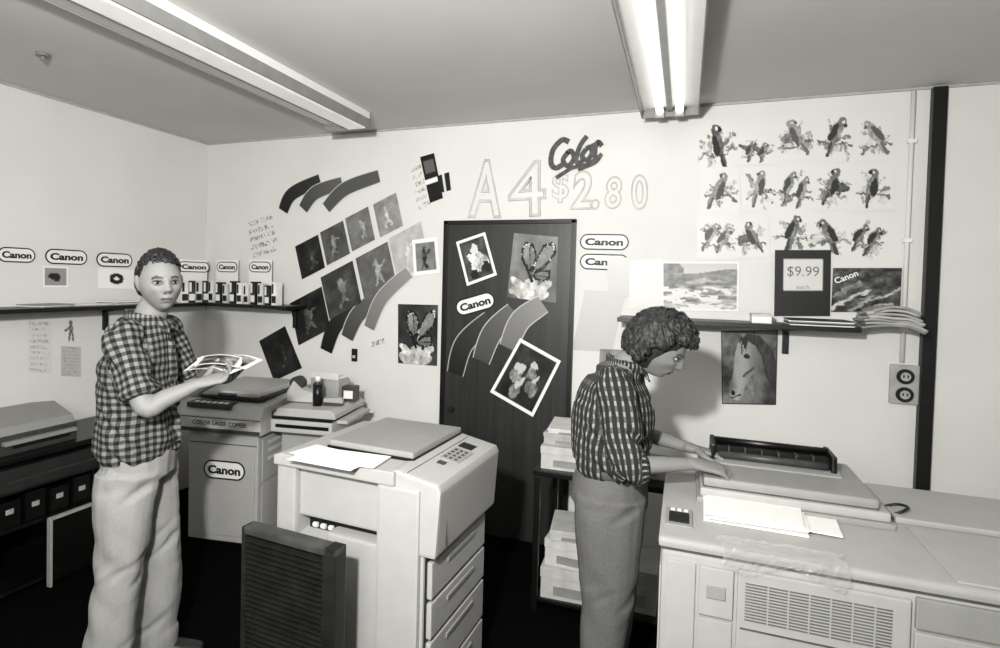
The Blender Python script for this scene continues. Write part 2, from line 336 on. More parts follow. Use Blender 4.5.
ribbon([(283,211),(292,194),(320,180)],15,.08,L1+', darkest of three'); ribbon([(303,209),(315,193),(342,183)],15,.24,L1+', mid grey',.005); ribbon([(326,208),(345,189),(379,176)],15,.30,L1+', longest',.006,.02)
ribbon([(326,351),(335,326),(355,306)],18,.06,L1+', short dark one'); ribbon([(347,338),(357,316),(378,296)],18,.24,L1+', grey one',.005); ribbon([(369,328),(382,298),(409,272)],15,.42,L1+', palest one',.0075)
L2='broad curved paper ribbon stuck to the dark door'
ribbon([(455,374),(464,344),(490,319)],21,.10,L2,DO+.001,edge=.75); ribbon([(481,361),(492,333),(514,311)],22,.25,L2+', mid grey',DO+.0015,edge=.78); ribbon([(508,348),(520,321),(543,304)],22,.40,L2+', pale',DO+.002,edge=.78)
wallsign(475,304,40,17,'white oval sign with black lettering on dark door',off=DO+.003,tilt=math.radians(-17))
wallsign(604,242,49,16,'white oval sign with black lettering beside the door',tilt=math.radians(1)); wallsign(604,262,49,16,'lower white oval sign partly covered by a sheet',tilt=math.radians(1))
wallsign(67,257,42,15,'oval brand sign on the side wall above the shelf','left'); wallsign(115,260,36,14,'oval brand sign near the shelf corner','left'); wallsign(17,255,38,15,'oval brand sign at the end of the shelf row','left')
graph=mat('pencil_grey',.72,.8,var=.06,scale=8); dk=mat('dark_marker',.26,.6,var=.07,scale=40)
def walltext(s,x0,x1,y0,y1,m,label,**kw):
    a=onback(x0,(y0+y1)/2,.003);b_=onback(x1,(y0+y1)/2,.003);c=(a+b_)/2; h=(onback((x0+x1)/2,y0,.003)-onback((x0+x1)/2,y1,.003)).length
    o=txt(s,(b_-a).length,h,m,'wall_lettering',None,c,**kw); return tag(o,label,'lettering')
walltext('A',469,503,159,218,graph,'large outlined paper letter on the wall',outline=.018,bold=.02,tilt=.03)
walltext('4',508,546,161,217,graph,'large outlined paper numeral on the wall',outline=.018,bold=.01,tilt=-.03)
walltext('$',552,569,172,203,graph,'outlined currency sign on the wall',outline=.016,bold=.015)
walltext('2.',571,600,170,210,graph,'outlined price numeral on the wall',outline=.020,bold=.03,shear=.1)
walltext('8',605,622,176,209,graph,'outlined price numeral on the wall',outline=.020,bold=.02,tilt=.05)
walltext('0',631,648,174,210,graph,'outlined price numeral on the wall',outline=.020,bold=.02,tilt=-.04)
def stroke(C,W,off=.004):
    P=[onback(x,y,off) for x,y in C]; n=len(P)-1; pts=[];N=8*n
    for i in range(N+1):
        t=i/N*n; j=min(int(t),n-1); a=t-j; p0=P[max(j-1,0)];p1=P[j];p2=P[j+1];p3=P[min(j+2,n)]
        pts.append(.5*((2*p1)+(p2-p0)*a+(2*p0-5*p1+4*p2-p3)*a*a+(3*p1-p0-3*p2+p3)*a**3))
    sc=(onback(577,156,off)-onback(577,155,off)).length; v=[]
    for i,p in enumerate(pts):
        t=(pts[min(i+1,N)]-pts[max(i-1,0)]).normalized(); nr=Vector((-t.z,0,t.x))*W*sc/2; v+=[p+nr,p-nr]
    return v,[(2*i,2*i+2,2*i+3,2*i+1) for i in range(N)]
V_=[];F_=[]
for C_,W_ in (([(569,142),(562,140),(553,150),(551,163),(556,168),(565,163)],5.5),([(568,152),(563,160),(568,166),(574,158),(571,151),(567,153)],5),([(587,136),(580,146),(576,160),(580,163),(583,159)],5),([(586,149),(582,156),(587,160),(592,153),(590,147),(586,149)],5),([(593,143),(595,149),(594,158)],5),([(595,148),(598,142),(602,146)],5),([(556,178),(572,168),(588,164),(602,154)],4),([(602,154),(595,163),(578,170)],3)):
    v,f=stroke(C_,W_,.004+.0002*len(V_)/30); b0=len(V_); V_+=v; F_+=[tuple(i+b0 for i in q) for q in f]
c=sum(V_,Vector())/len(V_); o=mesh('wall_lettering',[p-c for p in V_],F_,dk,None,c); tag(o,'bold dark brush script word Color on the wall','lettering')
def parrot(seed):
    rnd=random.Random(seed); L=[(rnd.uniform(0,360),rnd.uniform(.20,.40),rnd.uniform(.40,.74),rnd.uniform(.035,.065)) for _ in range(rnd.randint(10,17))]; tl=rnd.choice((-1,1))*rnd.uniform(8,40); two=rnd.random()>.7; dark=rnd.uniform(.04,.34); sd=1 if rnd.random()>.5 else -1; oy=rnd.uniform(-.04,.04); br=rnd.uniform(-.12,.12); kind=rnd.random()
    def bird(U,V,g,cx,cy,s_,u,v):
        t=math.radians(tl); dx,dy=math.sin(t),-math.cos(t)
        P=lambda a,b_:(cx+s_*(a*-dy+b_*dx),cy+s_*(a*dx+b_*dy))
        g=np.where(seg(U,V,*P(0,-.12),*P(0,-.50),.045*s_),dark+.06,g)
        g=np.where(seg(U,V,*P(.05*sd,-.12),*P(.06*sd,-.42),.032*s_),dark+.25,g)
        if kind>.6: g=np.where(ell(U,V,*P(-.20*sd,.02),.24*s_,.10*s_,tl+25*sd),dark+.12+.3*(fbm(u,v,16,seed+2)-.5),g)
        g=np.where(ell(U,V,cx,cy,.24*s_,.13*s_,90+tl),dark+.28+.45*(fbm(u,v,14,seed)-.5),g)
        g=np.where(ell(U,V,*P(-.06*sd,-.04),.21*s_,.08*s_,90+tl+8*sd),dark,g)
        g=np.where(ell(U,V,*P(.03*sd,.24),.10*s_,.095*s_),dark+.22,g)
        g=np.where(ell(U,V,*P(.12*sd,.22),.05*s_,.04*s_,30*sd),dark,g)
        g=np.where(ell(U,V,*P(.05*sd,.25),.032*s_,.026*s_),.82,g); return g
    def fn(u,v):
        U,V=warp(u,v,.09,7,seed); U2,V2=warp(u,v,.24,6,seed+9); g=WB+0*u
        for a,l,t,wd in L:
            cx=.5+.85*l*math.cos(math.radians(a));cy=.56+.85*l*math.sin(math.radians(a))*.85; g=np.where(ell(U2,V2,cx,cy,l*.5,wd,a),t+.25*(fbm(u,v,20,seed+4)-.5),g)
        g=np.where((g<WB-.001)&(fbm(u,v,13,seed+6)>.56),WB-.03,g)
        g=np.where(seg(U2,V2,.10,.68+br,.90,.62-br,.02),.35,g)
        if two: g=bird(U,V,g,.34,.44+oy,.82,u,v); g=bird(U,V,g,.66,.52,.8,u,v)
        else: g=bird(U,V,g,.5,.43+oy,1.0,u,v)
        return g
    return fn
rows=[[(718,146,34,46),(757,150,32,22),(796,138,34,38),(837,137,36,42),(875,137,34,40)],[(720,190,34,38),(760,188,32,36),(796,188,34,42),(833,187,34,38),(873,187,36,40)],[(718,236,36,38),(752,238,28,32),(793,232,38,38),(829,235,38,36),(867,238,36,40)]]
s=50
for r in rows:
    for cx,cy,w_,h_ in r:
        o=poster('bird_print','cut-out tropical bird print among leaves in wall grid','picture',quad(cx,cy,(w_+6,-1),(1,h_+8)),parrot(s),56,62,off=.0022+.0005*(s%4),group='grid of bird prints'); s+=1
def land(u,v):
    g=.72+.1*v; g=np.where(v>.3,.5+.7*(fbm(u,v*2.5,7,70)-.4),g); g=np.where((v>.2+.05*np.sin(u*5))&(v<.38+.06*np.sin(u*8)),.35+.3*fbm(u,v,14,71),g)
    g=np.where((v>.5)&(fbm(u*.8,v*2,6,72)>.52),.82,g); g=np.where((u<.2+.1*np.sin(v*9))&(v<.5),.35+.3*fbm(u,v,16,73),g); return border(u,v,g,.02)
poster('landscape_print','wide river landscape print behind the shelf','poster',[(662,262),(739,262),(738,311),(662,310)],land,80,56,off=.005)
def horse(u,v):
    g=.40+.45*(fbm(u,v*1.5,5,80)-.5); g=np.where(v>.80,.45+.3*(fbm(u,v,9,85)-.5),g); U,V=warp(u,v,.035,6,86)
    neck=poly(U,V,[(.44,.16),(.64,.08),(.86,.2),(1,.42),(1,1),(.66,1),(.58,.78),(.52,.6)])
    head=poly(U,V,[(.32,.15),(.44,.09),(.56,.14),(.65,.26),(.69,.40),(.65,.52),(.54,.62),(.44,.74),(.40,.86),(.34,.94),(.22,.94),(.14,.86),(.15,.74),(.21,.60),(.24,.45),(.26,.28)])
    g=np.where(neck,.36-.2*np.clip((u-.6)*2,0,.7)+.3*(fbm(u,v,6,81)-.5),g); sh=.58-.42*np.clip((u-.30-(.9-v)*.20)*1.9,0,.8)
    g=np.where(head,sh+.16*(fbm(u,v,7,82)-.5),g)
    g=np.where(poly(U,V,[(.33,.17),(.27,.0),(.42,.10)])|poly(U,V,[(.50,.12),(.60,.0),(.61,.17)]),.28,g)
    mane=poly(U,V,[(.38,.10),(.46,.03),(.68,.07),(.94,.28),(1,.55),(.96,.86),(.80,.60),(.72,.36),(.60,.20)])
    g=np.where(mane,.06+.24*(fbm(u*2.4,v*.9,12,83)),g)
    g=np.where(poly(U,V,[(.35,.08),(.49,.08),(.45,.28),(.37,.33)])&(fbm(u*3,v*.7,10,84)>.38),.13,g)
    g=np.where(ell(U,V,.46,.345,.052,.034,15),.04,g); g=np.where(ell(U,V,.22,.845,.036,.032,30),.05,g); g=np.where(seg(U,V,.19,.915,.35,.875,.010),.10,g)
    g=np.where(seg(U,V,.60,.50,.40,.62,.018),.26,g); return border(u,v,g,.015,.15)
poster('horse_poster','tall photograph of a pale horse head','poster',[(721,331),(778,330),(776,405),(722,404)],horse,90,104,off=.004)
o=poster('price_poster','black poster with white handwritten price card','poster',[(775,250),(831,250),(830,316),(774,316)],lambda u,v: np.where((u>.17)&(u<.86)&(v>.14)&(v<.62),.78,.12)+.0*u,40,40,off=.012)
pc=onback(803,272,.0135); txt('$9.99',.15,.06,mat('pen_grey',.38),'lettering',o,Vector(pc)-o.location,bold=-.005)
pc=onback(803,287,.0135); txt('each',.06,.022,MATS['pen_grey'],'lettering',o,Vector(pc)-o.location,bold=-.01)
def reeds(u,v):
    g=.16+.5*(fbm(u*1.5,v*1.5,5,90)-.35); U,V=warp(u,v,.2,5,91)
    for x0,y0,x1,y1,g_ in ((.05,.9,.5,.5,.7),(.3,1,.55,.6,.5),(.5,.75,.95,.5,.65),(.1,.6,.4,.35,.45),(.6,.9,.9,.8,.6)): g=np.where(seg(U,V,x0,y0,x1,y1,.035),g_+.3*(fbm(u,v,20,3)-.5),g)
    return g
o=poster('dark_print','glossy dark print leaning behind the shelf','poster',[(833,268),(902,268),(900,312),(831,312)],reeds,70,50,off=.007)
pc=onback(846,277,.009); txt('Canon',.11,.032,WHITE,'lettering',o,Vector(pc)-o.location,bold=.02,tilt=math.radians(-25))
poster('blank_sheet','plain white sheet taped up by the landscape print','paper',[(630,261),(663,259),(662,308),(629,309)],lambda u,v:.86-.05*v,8,8,off=.008)
poster('blank_sheet','large off-white sheet taped beside the door','paper',[(585,290),(626,292),(612,352),(572,350)],lambda u,v:.75-.04*v,8,8,off=.003)
poster('blank_sheet','off-white sheet overlapping the oval sign','paper',[(607,255),(631,258),(643,297),(608,296)],lambda u,v:.79-.04*v,8,8,off=.0075)
poster('art_photo','small grey print partly hidden on the wall','photo',[(600,349),(636,350),(634,383),(598,380)],photo(33,.5,.3,.0),24,24,off=.004)
poster('blank_sheet','pale sheet low on the wall near the shelf','paper',[(742,262),(772,262),(772,312),(742,312)],lambda u,v:.8+0*u,8,8,off=.004)
poster('snapshot','small dark snapshot under oval sign','photo',[(43,266),(68,267),(68,287),(43,287)],lambda u,v:border(u,v,np.where(ell(*warp(u,v,.2,5,2),.45,.5,.25,.2),.15,.55),.08),24,20,'left')
poster('snapshot','white card with small dark motif','photo',[(98,268),(134,270),(134,289),(98,288)],lambda u,v:np.where(ell(u,v,.5,.5,.2,.28)&~ell(u,v,.5,.5,.07,.1),.12,.9),30,20,'left')
def dancer(u,v):
    g=WB+0*u; m=ell(u,v,.5,.18,.1,.1)|ell(u,v,.5,.42,.13,.18)|seg(u,v,.45,.55,.35,.95,.06)|seg(u,v,.55,.55,.6,.95,.06)|seg(u,v,.5,.35,.15,.55,.05); return np.where(m,.15+.5*fbm(u,v,9,99),g)
poster('figure_cutout','small dark figure cut-out on the side wall','picture',[(62,318),(79,319),(80,342),(63,341)],dancer,24,30,'left')
poster('text_sheet','narrow typed sheet below the figure cut-out','notice',[(61,346),(81,347),(81,377),(61,376)],scrib(11,9,.55,.70),40,50,'left')
poster('text_sheet','pale price list grid on the side wall','notice',[(28,320),(52,321),(52,374),(28,372)],scrib(12,9,.6,.80),50,60,'left')
# ------------------------------------------------------------------ brochures etc on shelves
dkc=mat('dark_card',.12,.5); 
def brochure(x,y,w,h,rz,g,label,grp,z=ZS):
    o=thing('brochure_stack',label,'brochures',(x,y,z),rz,grp)
    bx('cover',-w/2,w/2,-.03,.03,0,h,mat('card_%d'%int(g*100),g,.5),o,bev=.002)
    bx('printed_band',-w/2+.004,w/2-.004,-.032,-.03,h*.1,h*.4,dkc if g>.3 else WHITE,o,bev=0)
    bx('printed_band',-w/2+.004,-w/2+w*.4,-.032,-.03,h*.5,h*.92,dkc if g>.5 else WHITE,o,bev=0)
for i,(px,wp,g) in enumerate(((183,.05,.85),(190,.05,.2),(197,.05,.8),(204,.045,.2))):
    p=onleft(px,285,.15); brochure(.15,p.y,wp,.16,math.radians(75),g,'upright brochure pack with dark printed bands on shelf','brochures standing on the corner shelf')
for i in range(10):
    px=214+i*7; p=onback(px,285,.15); brochure(p.x,-.15,.044,.165-.012*(i%3),random.uniform(-.08,.08),(.85,.15,.8,.15,.9)[i%5],'upright brochure pack with dark printed bands on shelf','brochures standing on the corner shelf')
for px in (194,227,260):
    p=onback(px,267,.075) if px>210 else onleft(px,267,.07)
    o=thing('display_card','white standing card with oval brand sign behind the brochures','display card',(p.x,p.y,ZS),math.radians(75) if px<210 else 0,'brand cards on the corner shelf')
    bx('card',-.105,.105,.002,.006,0,p.z-ZS+.055,WHITE,o,bev=0)
    oval(o,.20 if px>210 else .24,.08,(0,-.001,p.z-ZS))
for i,(px,n) in enumerate(((45,3),(85,2),(120,4))):
    p=onleft(px,296,.12); o=thing('leaflet_pile','low pile of leaflets lying on the side shelf','leaflets',(.13,p.y,ZS),random.uniform(-.2,.2),'leaflet piles on shelf')
    for j in range(n): bx('leaflet',-.08,.08,-.11,.11,j*.006,j*.006+.005,WHITE if j%2 else mat('card_50',.5),o,bev=.001,rz=random.uniform(-.15,.15))
def shelfthing(px0,px1,y0,y1,name,label,cat):
    a=onback(px0,318,-y0).x; b_=onback(px1,318,-y0).x; o=thing(name,label,cat,((a+b_)/2,(y0+y1)/2,ZR)); return o,(b_-a)/2,(y1-y0)/2
o,w_,d=shelfthing(752,772,-.22,-.1,'small_box','small white carton on the shelf','box'); bx('carton',-w_,w_,-d,d,0,.045,WHITE,o); bx('lid',-w_-.002,w_+.002,-d-.002,d+.002,.035,.048,mat('card_70',.7),o,bev=.002)
o,w_,d=shelfthing(790,855,-.235,-.04,'paper_stack','flat stack of mixed papers on the shelf','papers')
for j in range(5): bx('sheet',-w_,w_,-d,d,j*.006,j*.006+.005,[WHITE,dkc,mat('card_50',.5)][j%3],o,bev=.001,rz=random.uniform(-.05,.05))
pa=onback(860,330,.2); pb_=onback(924,318,.2)
o=thing('paper_bundle','bulky pale bundle of crumpled paper at the shelf end','papers',((pa.x+pb_.x)/2,-.155,ZR+.002)); wl=(pb_.x-pa.x)
for j in range(7):
    nx,ny=22,10; v=[]; g_=[.50,.62,.55,.66,.58,.64,.56][j]; ln=wl*(1-.04*j); xo=.010*math.sin(j*2.2)
    for i in range(nx+1):
        for q in range(ny+1):
            x=-ln/2+ln*i/nx+xo; y=-.10+.20*q/ny; k_=x/ln+.5
            z=.008+.014*j+(.016*math.sin(k_*3.1)) -.06*max(0,k_-.72)**1.2+.014*mnoise.noise(Vector((x*9,y*8,j*.22)))
            v.append((x,y+.02*mnoise.noise(Vector((x*7,j,2))),z))
    f=[(i*(ny+1)+q,(i+1)*(ny+1)+q,(i+1)*(ny+1)+q+1,i*(ny+1)+q+1) for i in range(nx) for q in range(ny)]
    s_=mesh('folded_sheet',v,f,mat('card_%d'%int(g_*100),g_,.5),o,rz=0.04*((j*5)%4-1.5),smooth=True); md=s_.modifiers.new('t','SOLIDIFY'); md.thickness=.012
cx=onback(908,200).x
o=thing('power_conduit','slim white conduit pipe running down the wall','pipe',(cx,-.014,0)); z1=onback(905,362).z
cyl('pipe',(0,0,z1),(0,0,H-.02),.011,wallm,o); 
for zz in (2.4,1.9,1.45): bx('pipe_clip',-.02,.02,-.012,.013,zz,zz+.02,fixm,o,bev=.002)
c=onback(903,384); hw=.062; o=thing('power_outlet','white double power outlet with dark round sockets','power outlet',(c.x,0,c.z))
bx('faceplate',-hw,hw,-.025,-.001,-.10,.10,mat('outlet_plastic',.62),o,bev=.006)
for zz in (.042,-.05):
    cyl('socket',(0,-.025,zz),(0,-.034,zz),.038,INK,o,24); cyl('socket_ring',(0,-.034,zz),(0,-.037,zz),.022,MATS['outlet_plastic'],o,20)
    for s_ in (-1,1): bx('pin_slot',s_*.009-.003,s_*.009+.003,-.039,-.037,zz-.006,zz+.008,INK,o,bev=0)
p=onback(355,355); o=thing('wall_switch','tiny black switch on the wall','switch',p); bx('plate',-.022,.022,-.012,-.001,-.045,.045,INK,o,bev=.003); bx('rocker',-.01,.01,-.018,-.012,-.02,.0,mat('card_70',.7),o,bev=.002)
# ------------------------------------------------------------------ machines
pl=mat('copier_plastic',.62,.45,var=.01); pl2=mat('copier_plastic_grey',.53,.45,var=.01); pd=mat('copier_dark_plastic',.22,.45,var=.02); pdk=mat('black_plastic',.07,.35,var=.01); seam=mat('seam_shadow',.28,.7)
plA=mat('colour_copier_plastic',.68,.45,var=.01); plA2=mat('colour_copier_panel',.63,.45,var=.01)
plC=mat('console_plastic',.60,.45,var=.01); plC2=mat('console_plastic_grey',.52,.45,var=.01)
paper=mat('copy_paper',.86,.6,var=.008)
A=thing('photocopier','tall pale colour copier standing against the back wall','photocopier',(.935,-.50,0),math.radians(9.2))
bx('base_plinth',-.22,.20,-.27,.27,0.0,.03,pdk,A)
bx('cabinet',-.25,.22,-.30,.30,.03,.70,plA2,A,bev=.012)
bx('door_panel',-.22,.20,-.306,-.30,.07,.60,plA2,A,bev=.003); bx('cabinet_seam',-.24,.21,-.303,-.299,.625,.63,seam,A,bev=0)
bx('side_panel',.22,.226,-.26,.26,.08,.38,plA2,A,bev=.003); bx('side_panel',.22,.226,-.26,.26,.40,.66,plA2,A,bev=.003)
for zz in (.62,.57,.52): bx('side_label',.226,.228,-.2,-.02,zz,zz+.02,mat('card_80',.8),A,bev=0)
bx('side_handle',.226,.24,-.05,.1,.46,.49,pdk,A,bev=.004)
prism('upper_housing',[(-.34,.70),(-.34,.80),(-.30,.865),(.30,.90),(.30,.70)],'x',-.29,.255,plA,A,bev=.01)
for i in range(7): bx('vent_slot',.254,.258,-.22+i*.03,-.205+i*.03,.74,.83,seam,A,bev=0)
bx('housing_stripe',-.282,.252,-.344,-.338,.705,.728,pd,A,bev=.001); bx('housing_stripe',-.282,.252,-.3425,-.338,.79,.794,seam,A,bev=0)
bx('label_strip',-.22,.20,-.345,-.339,.738,.784,mat('card_70',.7),A,bev=.001)
bx('control_panel',-.24,.05,-.335,-.25,.845,.875,pd,A,bev=.004)
for i in range(6): bx('panel_key',-.20+i*.04,-.18+i*.04,-.32,-.29,.874,.879,WHITE,A,bev=.001)
bx('lid_gap',-.25,.20,-.24,.28,.885,.90,pdk,A,bev=.003)
bx('document_lid',-.25,.17,-.22,.27,.900,.935,plA,A,bev=.012); bx('lid_handle',-.1,.02,-.235,-.22,.905,.92,pd,A,bev=.003)
txt('COLOR LASER COPIER',.36,.026,INK,'lettering',A,(-.01,-.3465,.761),bold=.02)
oval(A,.28,.115,(.0,-.308,.47))
T=thing('side_tray_unit','pale output tray unit attached beside the copier','copier tray',(1.43,-.50,0),math.radians(9.2))
bx('tray_cabinet',-.20,.06,-.08,.26,0.0,.74,plA2,T,bev=.01); bx('cabinet_seam',-.19,.05,-.083,-.079,.42,.425,seam,T,bev=0)
bx('tray_body',-.205,.19,-.20,.28,.72,.795,plA,T,bev=.012); bx('tray_gap',-.20,.185,-.19,.27,.795,.81,pdk,T,bev=.002)
prism('tray_top',[(-.20,.812),(-.17,.86),(.17,.865),(.20,.84),(.20,.812)],'y',-.18,.26,plA,T,bev=.006); bx('tray_slot',-.17,.17,-.204,-.199,.75,.77,pdk,T,bev=0)
bx('tray_lip',.19,.26,-.14,.22,.78,.80,plA,T,bev=.006)
o=thing('tape_dispenser','pale bulky tape dispenser on the copier tray','tape dispenser',(1.33,-.50,.867),.2)
prism('body',[(-.10,0),(-.10,.06),(-.06,.13),(.0,.08),(.10,.055),(.10,0)],'y',-.04,.04,mat('card_70',.7),o,bev=.006); cyl('tape_roll',(-.045,-.03,.11),(-.045,.03,.11),.045,pd,o,24); bx('cutter',.09,.11,-.03,.03,.04,.065,pdk,o,bev=.002)
o=thing('spray_can','small dark spray can with pale cap','spray can',(1.47,-.56,.866)); cyl('can',(0,0,0),(0,0,.13),.03,pdk,o,20); cyl('shoulder',(0,0,.13),(0,0,.145),.03,pd,o,20,.016); cyl('cap',(0,0,.145),(0,0,.18),.016,WHITE,o,16)
o=thing('stapler','small pale box-shaped stapler on the tray','stapler',(1.56,-.52,.866),.3); bx('base',-.06,.06,-.022,.022,0,.015,pd,o); prism('arm',[(-.06,.02),(-.06,.045),(.05,.05),(.06,.03),(.06,.015)],'y',-.018,.018,pl,o,bev=.003)
o=thing('card_box','small open carton of cards behind the spray can','box',(1.40,-.33,.866),-.05); bx('carton',-.11,.11,-.06,.06,0,.13,mat('card_60',.6),o); bx('flap',-.11,.11,-.062,-.06,.13,.17,mat('card_80',.8),o,bev=0); bx('card_edges',-.09,.09,-.045,.045,.13,.145,WHITE,o,bev=0)
o=thing('small_box','small dark lens box beside the cards','box',(1.575,-.36,.866),.2); bx('carton',-.045,.045,-.04,.04,0,.095,pd,o); bx('label_patch',-.03,.03,-.042,-.04,.02,.07,WHITE,o,bev=0)
# copier B
B=thing('photocopier','large cream desktop-height copier in the middle of the room','photocopier',(2.45,-1.44,0),math.radians(-3))
X0,X1,Y0,Y1=-.33,.33,-.28,.28
bx('rear_body',X0+.01,X1-.03,Y0+.10,Y1,.03,.93,pl,B,bev=.012)
bx('front_column',.13,X1-.03,Y0,Y0+.12,.03,.93,pl,B,bev=.012)
bx('left_column',X0,X0+.09,Y0+.01,Y0+.14,.03,.93,pl,B,bev=.012)
bx('front_panel',X0+.05,.15,Y0+.04,Y0+.12,.735,.93,pl,B,bev=.01)
bx('output_slot',X0+.10,.12,Y0+.085,Y0+.101,.672,.736,pdk,B,bev=.002)
for i in range(8): cyl('exit_roller',(X0+.125+i*.037,Y0+.078,.690),(X0+.143+i*.037,Y0+.078,.690),.010,WHITE,B,10)
prism('slot_shelf',[(Y0+.03,.655),(Y0+.03,.665),(Y0+.105,.675),(Y0+.105,.60)],'x',X0+.09,.13,pl,B,bev=.002)
prism('top_deck',[(X0-.005,.93),(X0-.005,.965),(X0+.02,.975),(.20,.98),(.20,.93)],'y',Y0-.005,Y1+.005,pl,B,bev=.006)
prism('control_head',[(.15,.74),(.15,.975),(.20,.985),(.365,.955),(.375,.93),(.36,.70),(.2,.70)],'y',Y0+.01,Y1,pl,B,bev=.012)
def slab(name,x0,x1,y0,y1,zt0,zt1,th,m,par):
    v=[(x0,y0,zt0),(x1,y0,zt1),(x1,y1,zt1),(x0,y1,zt0),(x0,y0,zt0-th),(x1,y0,zt1-th),(x1,y1,zt1-th),(x0,y1,zt0-th)]
    return mesh(name,v,[(0,1,2,3),(7,6,5,4),(0,4,5,1),(1,5,6,2),(2,6,7,3),(3,7,4,0)],m,par)
def zt(x): return .985-(x-.2)*.1818
slab('keypad_panel',.255,.335,-.04,.10,zt(.255)+.002,zt(.335)+.002,.006,pl2,B); slab('display_panel',.255,.315,.12,.18,zt(.255)+.002,zt(.315)+.002,.006,pdk,B)
for i in range(3):
    for j in range(4): slab('button',.264+i*.022,.274+i*.022,-.028+j*.032,-.014+j*.032,zt(.264+i*.022)+.004,zt(.274+i*.022)+.004,.004,pd,B)
slab('button',.27,.30,-.10,-.07,zt(.27)+.003,zt(.30)+.003,.005,pd,B)
slab('panel_line',.238,.241,-.26,.26,zt(.238)+.001,zt(.241)+.001,.004,seam,B)
bx('document_lid',-.18,.20,-.15,.27,.985,1.012,pl2,B,bev=.008); bx('lid_rim',-.185,.205,-.155,.275,.976,.99,pdk,B,bev=.003)
bx('lower_cabinet',-.1,.312,Y0+.02,Y1-.02,.0,.70,pl,B,bev=.01); bx('drawer_gap_shade',.305,.316,Y0+.03,Y1-.03,.05,.685,pdk,B,bev=.002)  # black plate behind the drawers puts the shade into their gaps
for z0,z1_ in ((.54,.67),(.40,.525),(.23,.385),(.06,.215)):
    dr_=bx('paper_drawer',.315,.335,Y0+.04,Y1-.04,z0,z1_,pl,B,bev=.006)
    h_=bx('drawer_handle',.333,.340,-.12,.12,z1_-.045,z1_-.028,pl2,None,bev=.003); h_.parent=dr_; h_.location=h_.location-dr_.location
bx('side_seam',.361,.367,Y0+.08,Y0+.084,.72,.93,seam,B,bev=0)
for i,(px,py,a,d,rz) in enumerate(((335,457,.14,.10,.0),(340,456,.14,.10,-.10),(352,457,.14,.095,.10),(330,455,.13,.09,-.18))):
    p=onz(px,py,.982); z=.981+i*.0022
    o=bx('paper_sheet',p.x-a,p.x+a,p.y-d+.0,p.y+d*.5,z,z+.0018,paper,None,bev=0,rz=rz-.05); tag(o,'loose white sheet lying on the copier top','paper','sheets on the copier')
# louvred rack
q0=onz(246,524,.79); q1=onz(339,549,.79); dv=q1-q0; ang=math.atan2(dv.y,dv.x); L_=dv.length
S=thing('louvred_rack','black louvred tray rack standing in front of the copier','rack',(q0+dv*.5)*1.0,ang); S.location.z=0
fr=mat('rack_frame',.13,.4,var=.02); sl=mat('rack_slat',.11,.45,var=.02)
bx('side_post',-L_/2,-L_/2+.018,-.02,.03,0,.79,fr,S); bx('side_post',L_/2-.05,L_/2,-.02,.04,0,.79,fr,S); bx('top_rail',-L_/2,L_/2,-.02,.035,.765,.79,mat('rack_top',.22,.4),S,bev=.006); bx('back_panel',-L_/2+.01,L_/2-.01,.025,.033,.02,.77,pdk,S)
for i in range(40):
    z=.03+i*.0182; prism('slat',[(-.018,z),(-.018,z+.003),(.022,z+.014),(.022,z+.010)],'x',-L_/2+.016,L_/2-.045,sl,S,bev=0)
bx('foot',-L_/2-.01,-L_/2+.03,-.1,.12,0,.03,pdk,S); bx('foot',L_/2-.04,L_/2,-.1,.12,0,.03,pdk,S)
# copier C
C=thing('photocopier','large console photocopier with feeder unit and papers on top','photocopier',(4.07,-1.35,0),0)
bx('plinth',-.52,.52,-.33,.35,0,.06,pdk,C); bx('body',-.55,.55,-.37,.37,.05,.88,plC,C,bev=.015)
bx('top_deck',-.56,.56,-.38,.38,.885,.915,plC,C,bev=.012); bx('deck_gap',-.552,.552,-.372,.372,.877,.888,seam,C,bev=0)
bx('front_door',-.535,-.455,-.378,-.37,.12,.85,plC,C,bev=.003); bx('latch_panel',-.445,-.355,-.382,-.37,.71,.85,plC,C,bev=.004); bx('front_door',-.445,-.355,-.378,-.37,.12,.70,plC,C,bev=.003)
bx('access_cover',-.345,.06,-.384,-.37,.12,.86,plC,C,bev=.006); bx('access_cover',.07,.53,-.380,-.37,.12,.78,plC,C,bev=.006); bx('upper_strip',.07,.53,-.384,-.37,.79,.87,plC2,C,bev=.004)
for i in range(13): bx('vent_slot',-.325,.02,-.3858,-.383,.722+i*.0085,.7252+i*.0085,mat('vent_dark',.34,.6),C,bev=0)
for i in range(6): bx('vent_rib',-.27+i*.05,-.266+i*.05,-.3865,-.3845,.72,.83,plC,C,bev=0)
bx('cover_line',-.335,.05,-.3865,-.383,.695,.699,seam,C,bev=0); bx('latch_handle',-.425,-.375,-.388,-.38,.765,.80,plC2,C,bev=.002)
bx('side_panel',-.556,-.55,-.32,.32,.12,.8,plC,C,bev=.003)
YP=-.045
bx('platen_base',-.45,.12,YP-.01,.37,.915,.935,plC2,C,bev=.006)
bx('platen_unit',-.44,.11,YP,.37,.935,.965,plC,C,bev=.010)
bx('lid_gap',-.43,.08,YP+.012,.355,.960,.970,seam,C,bev=.002)
bx('platen_lid',-.43,.08,YP+.008,.35,.969,1.0,plC2,C,bev=.012)
bx('control_strip',-.545,-.465,-.29,-.15,.915,.921,plC2,C,bev=.002); bx('lcd_display',-.535,-.475,-.27,-.19,.921,.924,pdk,C,bev=.0005)
for i in range(3): bx('button',-.53+i*.02,-.518+i*.02,-.175,-.163,.921,.925,WHITE,C,bev=.001)
prism('feeder_base',[(.14,.995),(.14,1.005),(.26,1.03),(.335,1.015),(.335,.995)],'x',-.40,.02,plC2,C,bev=.006)
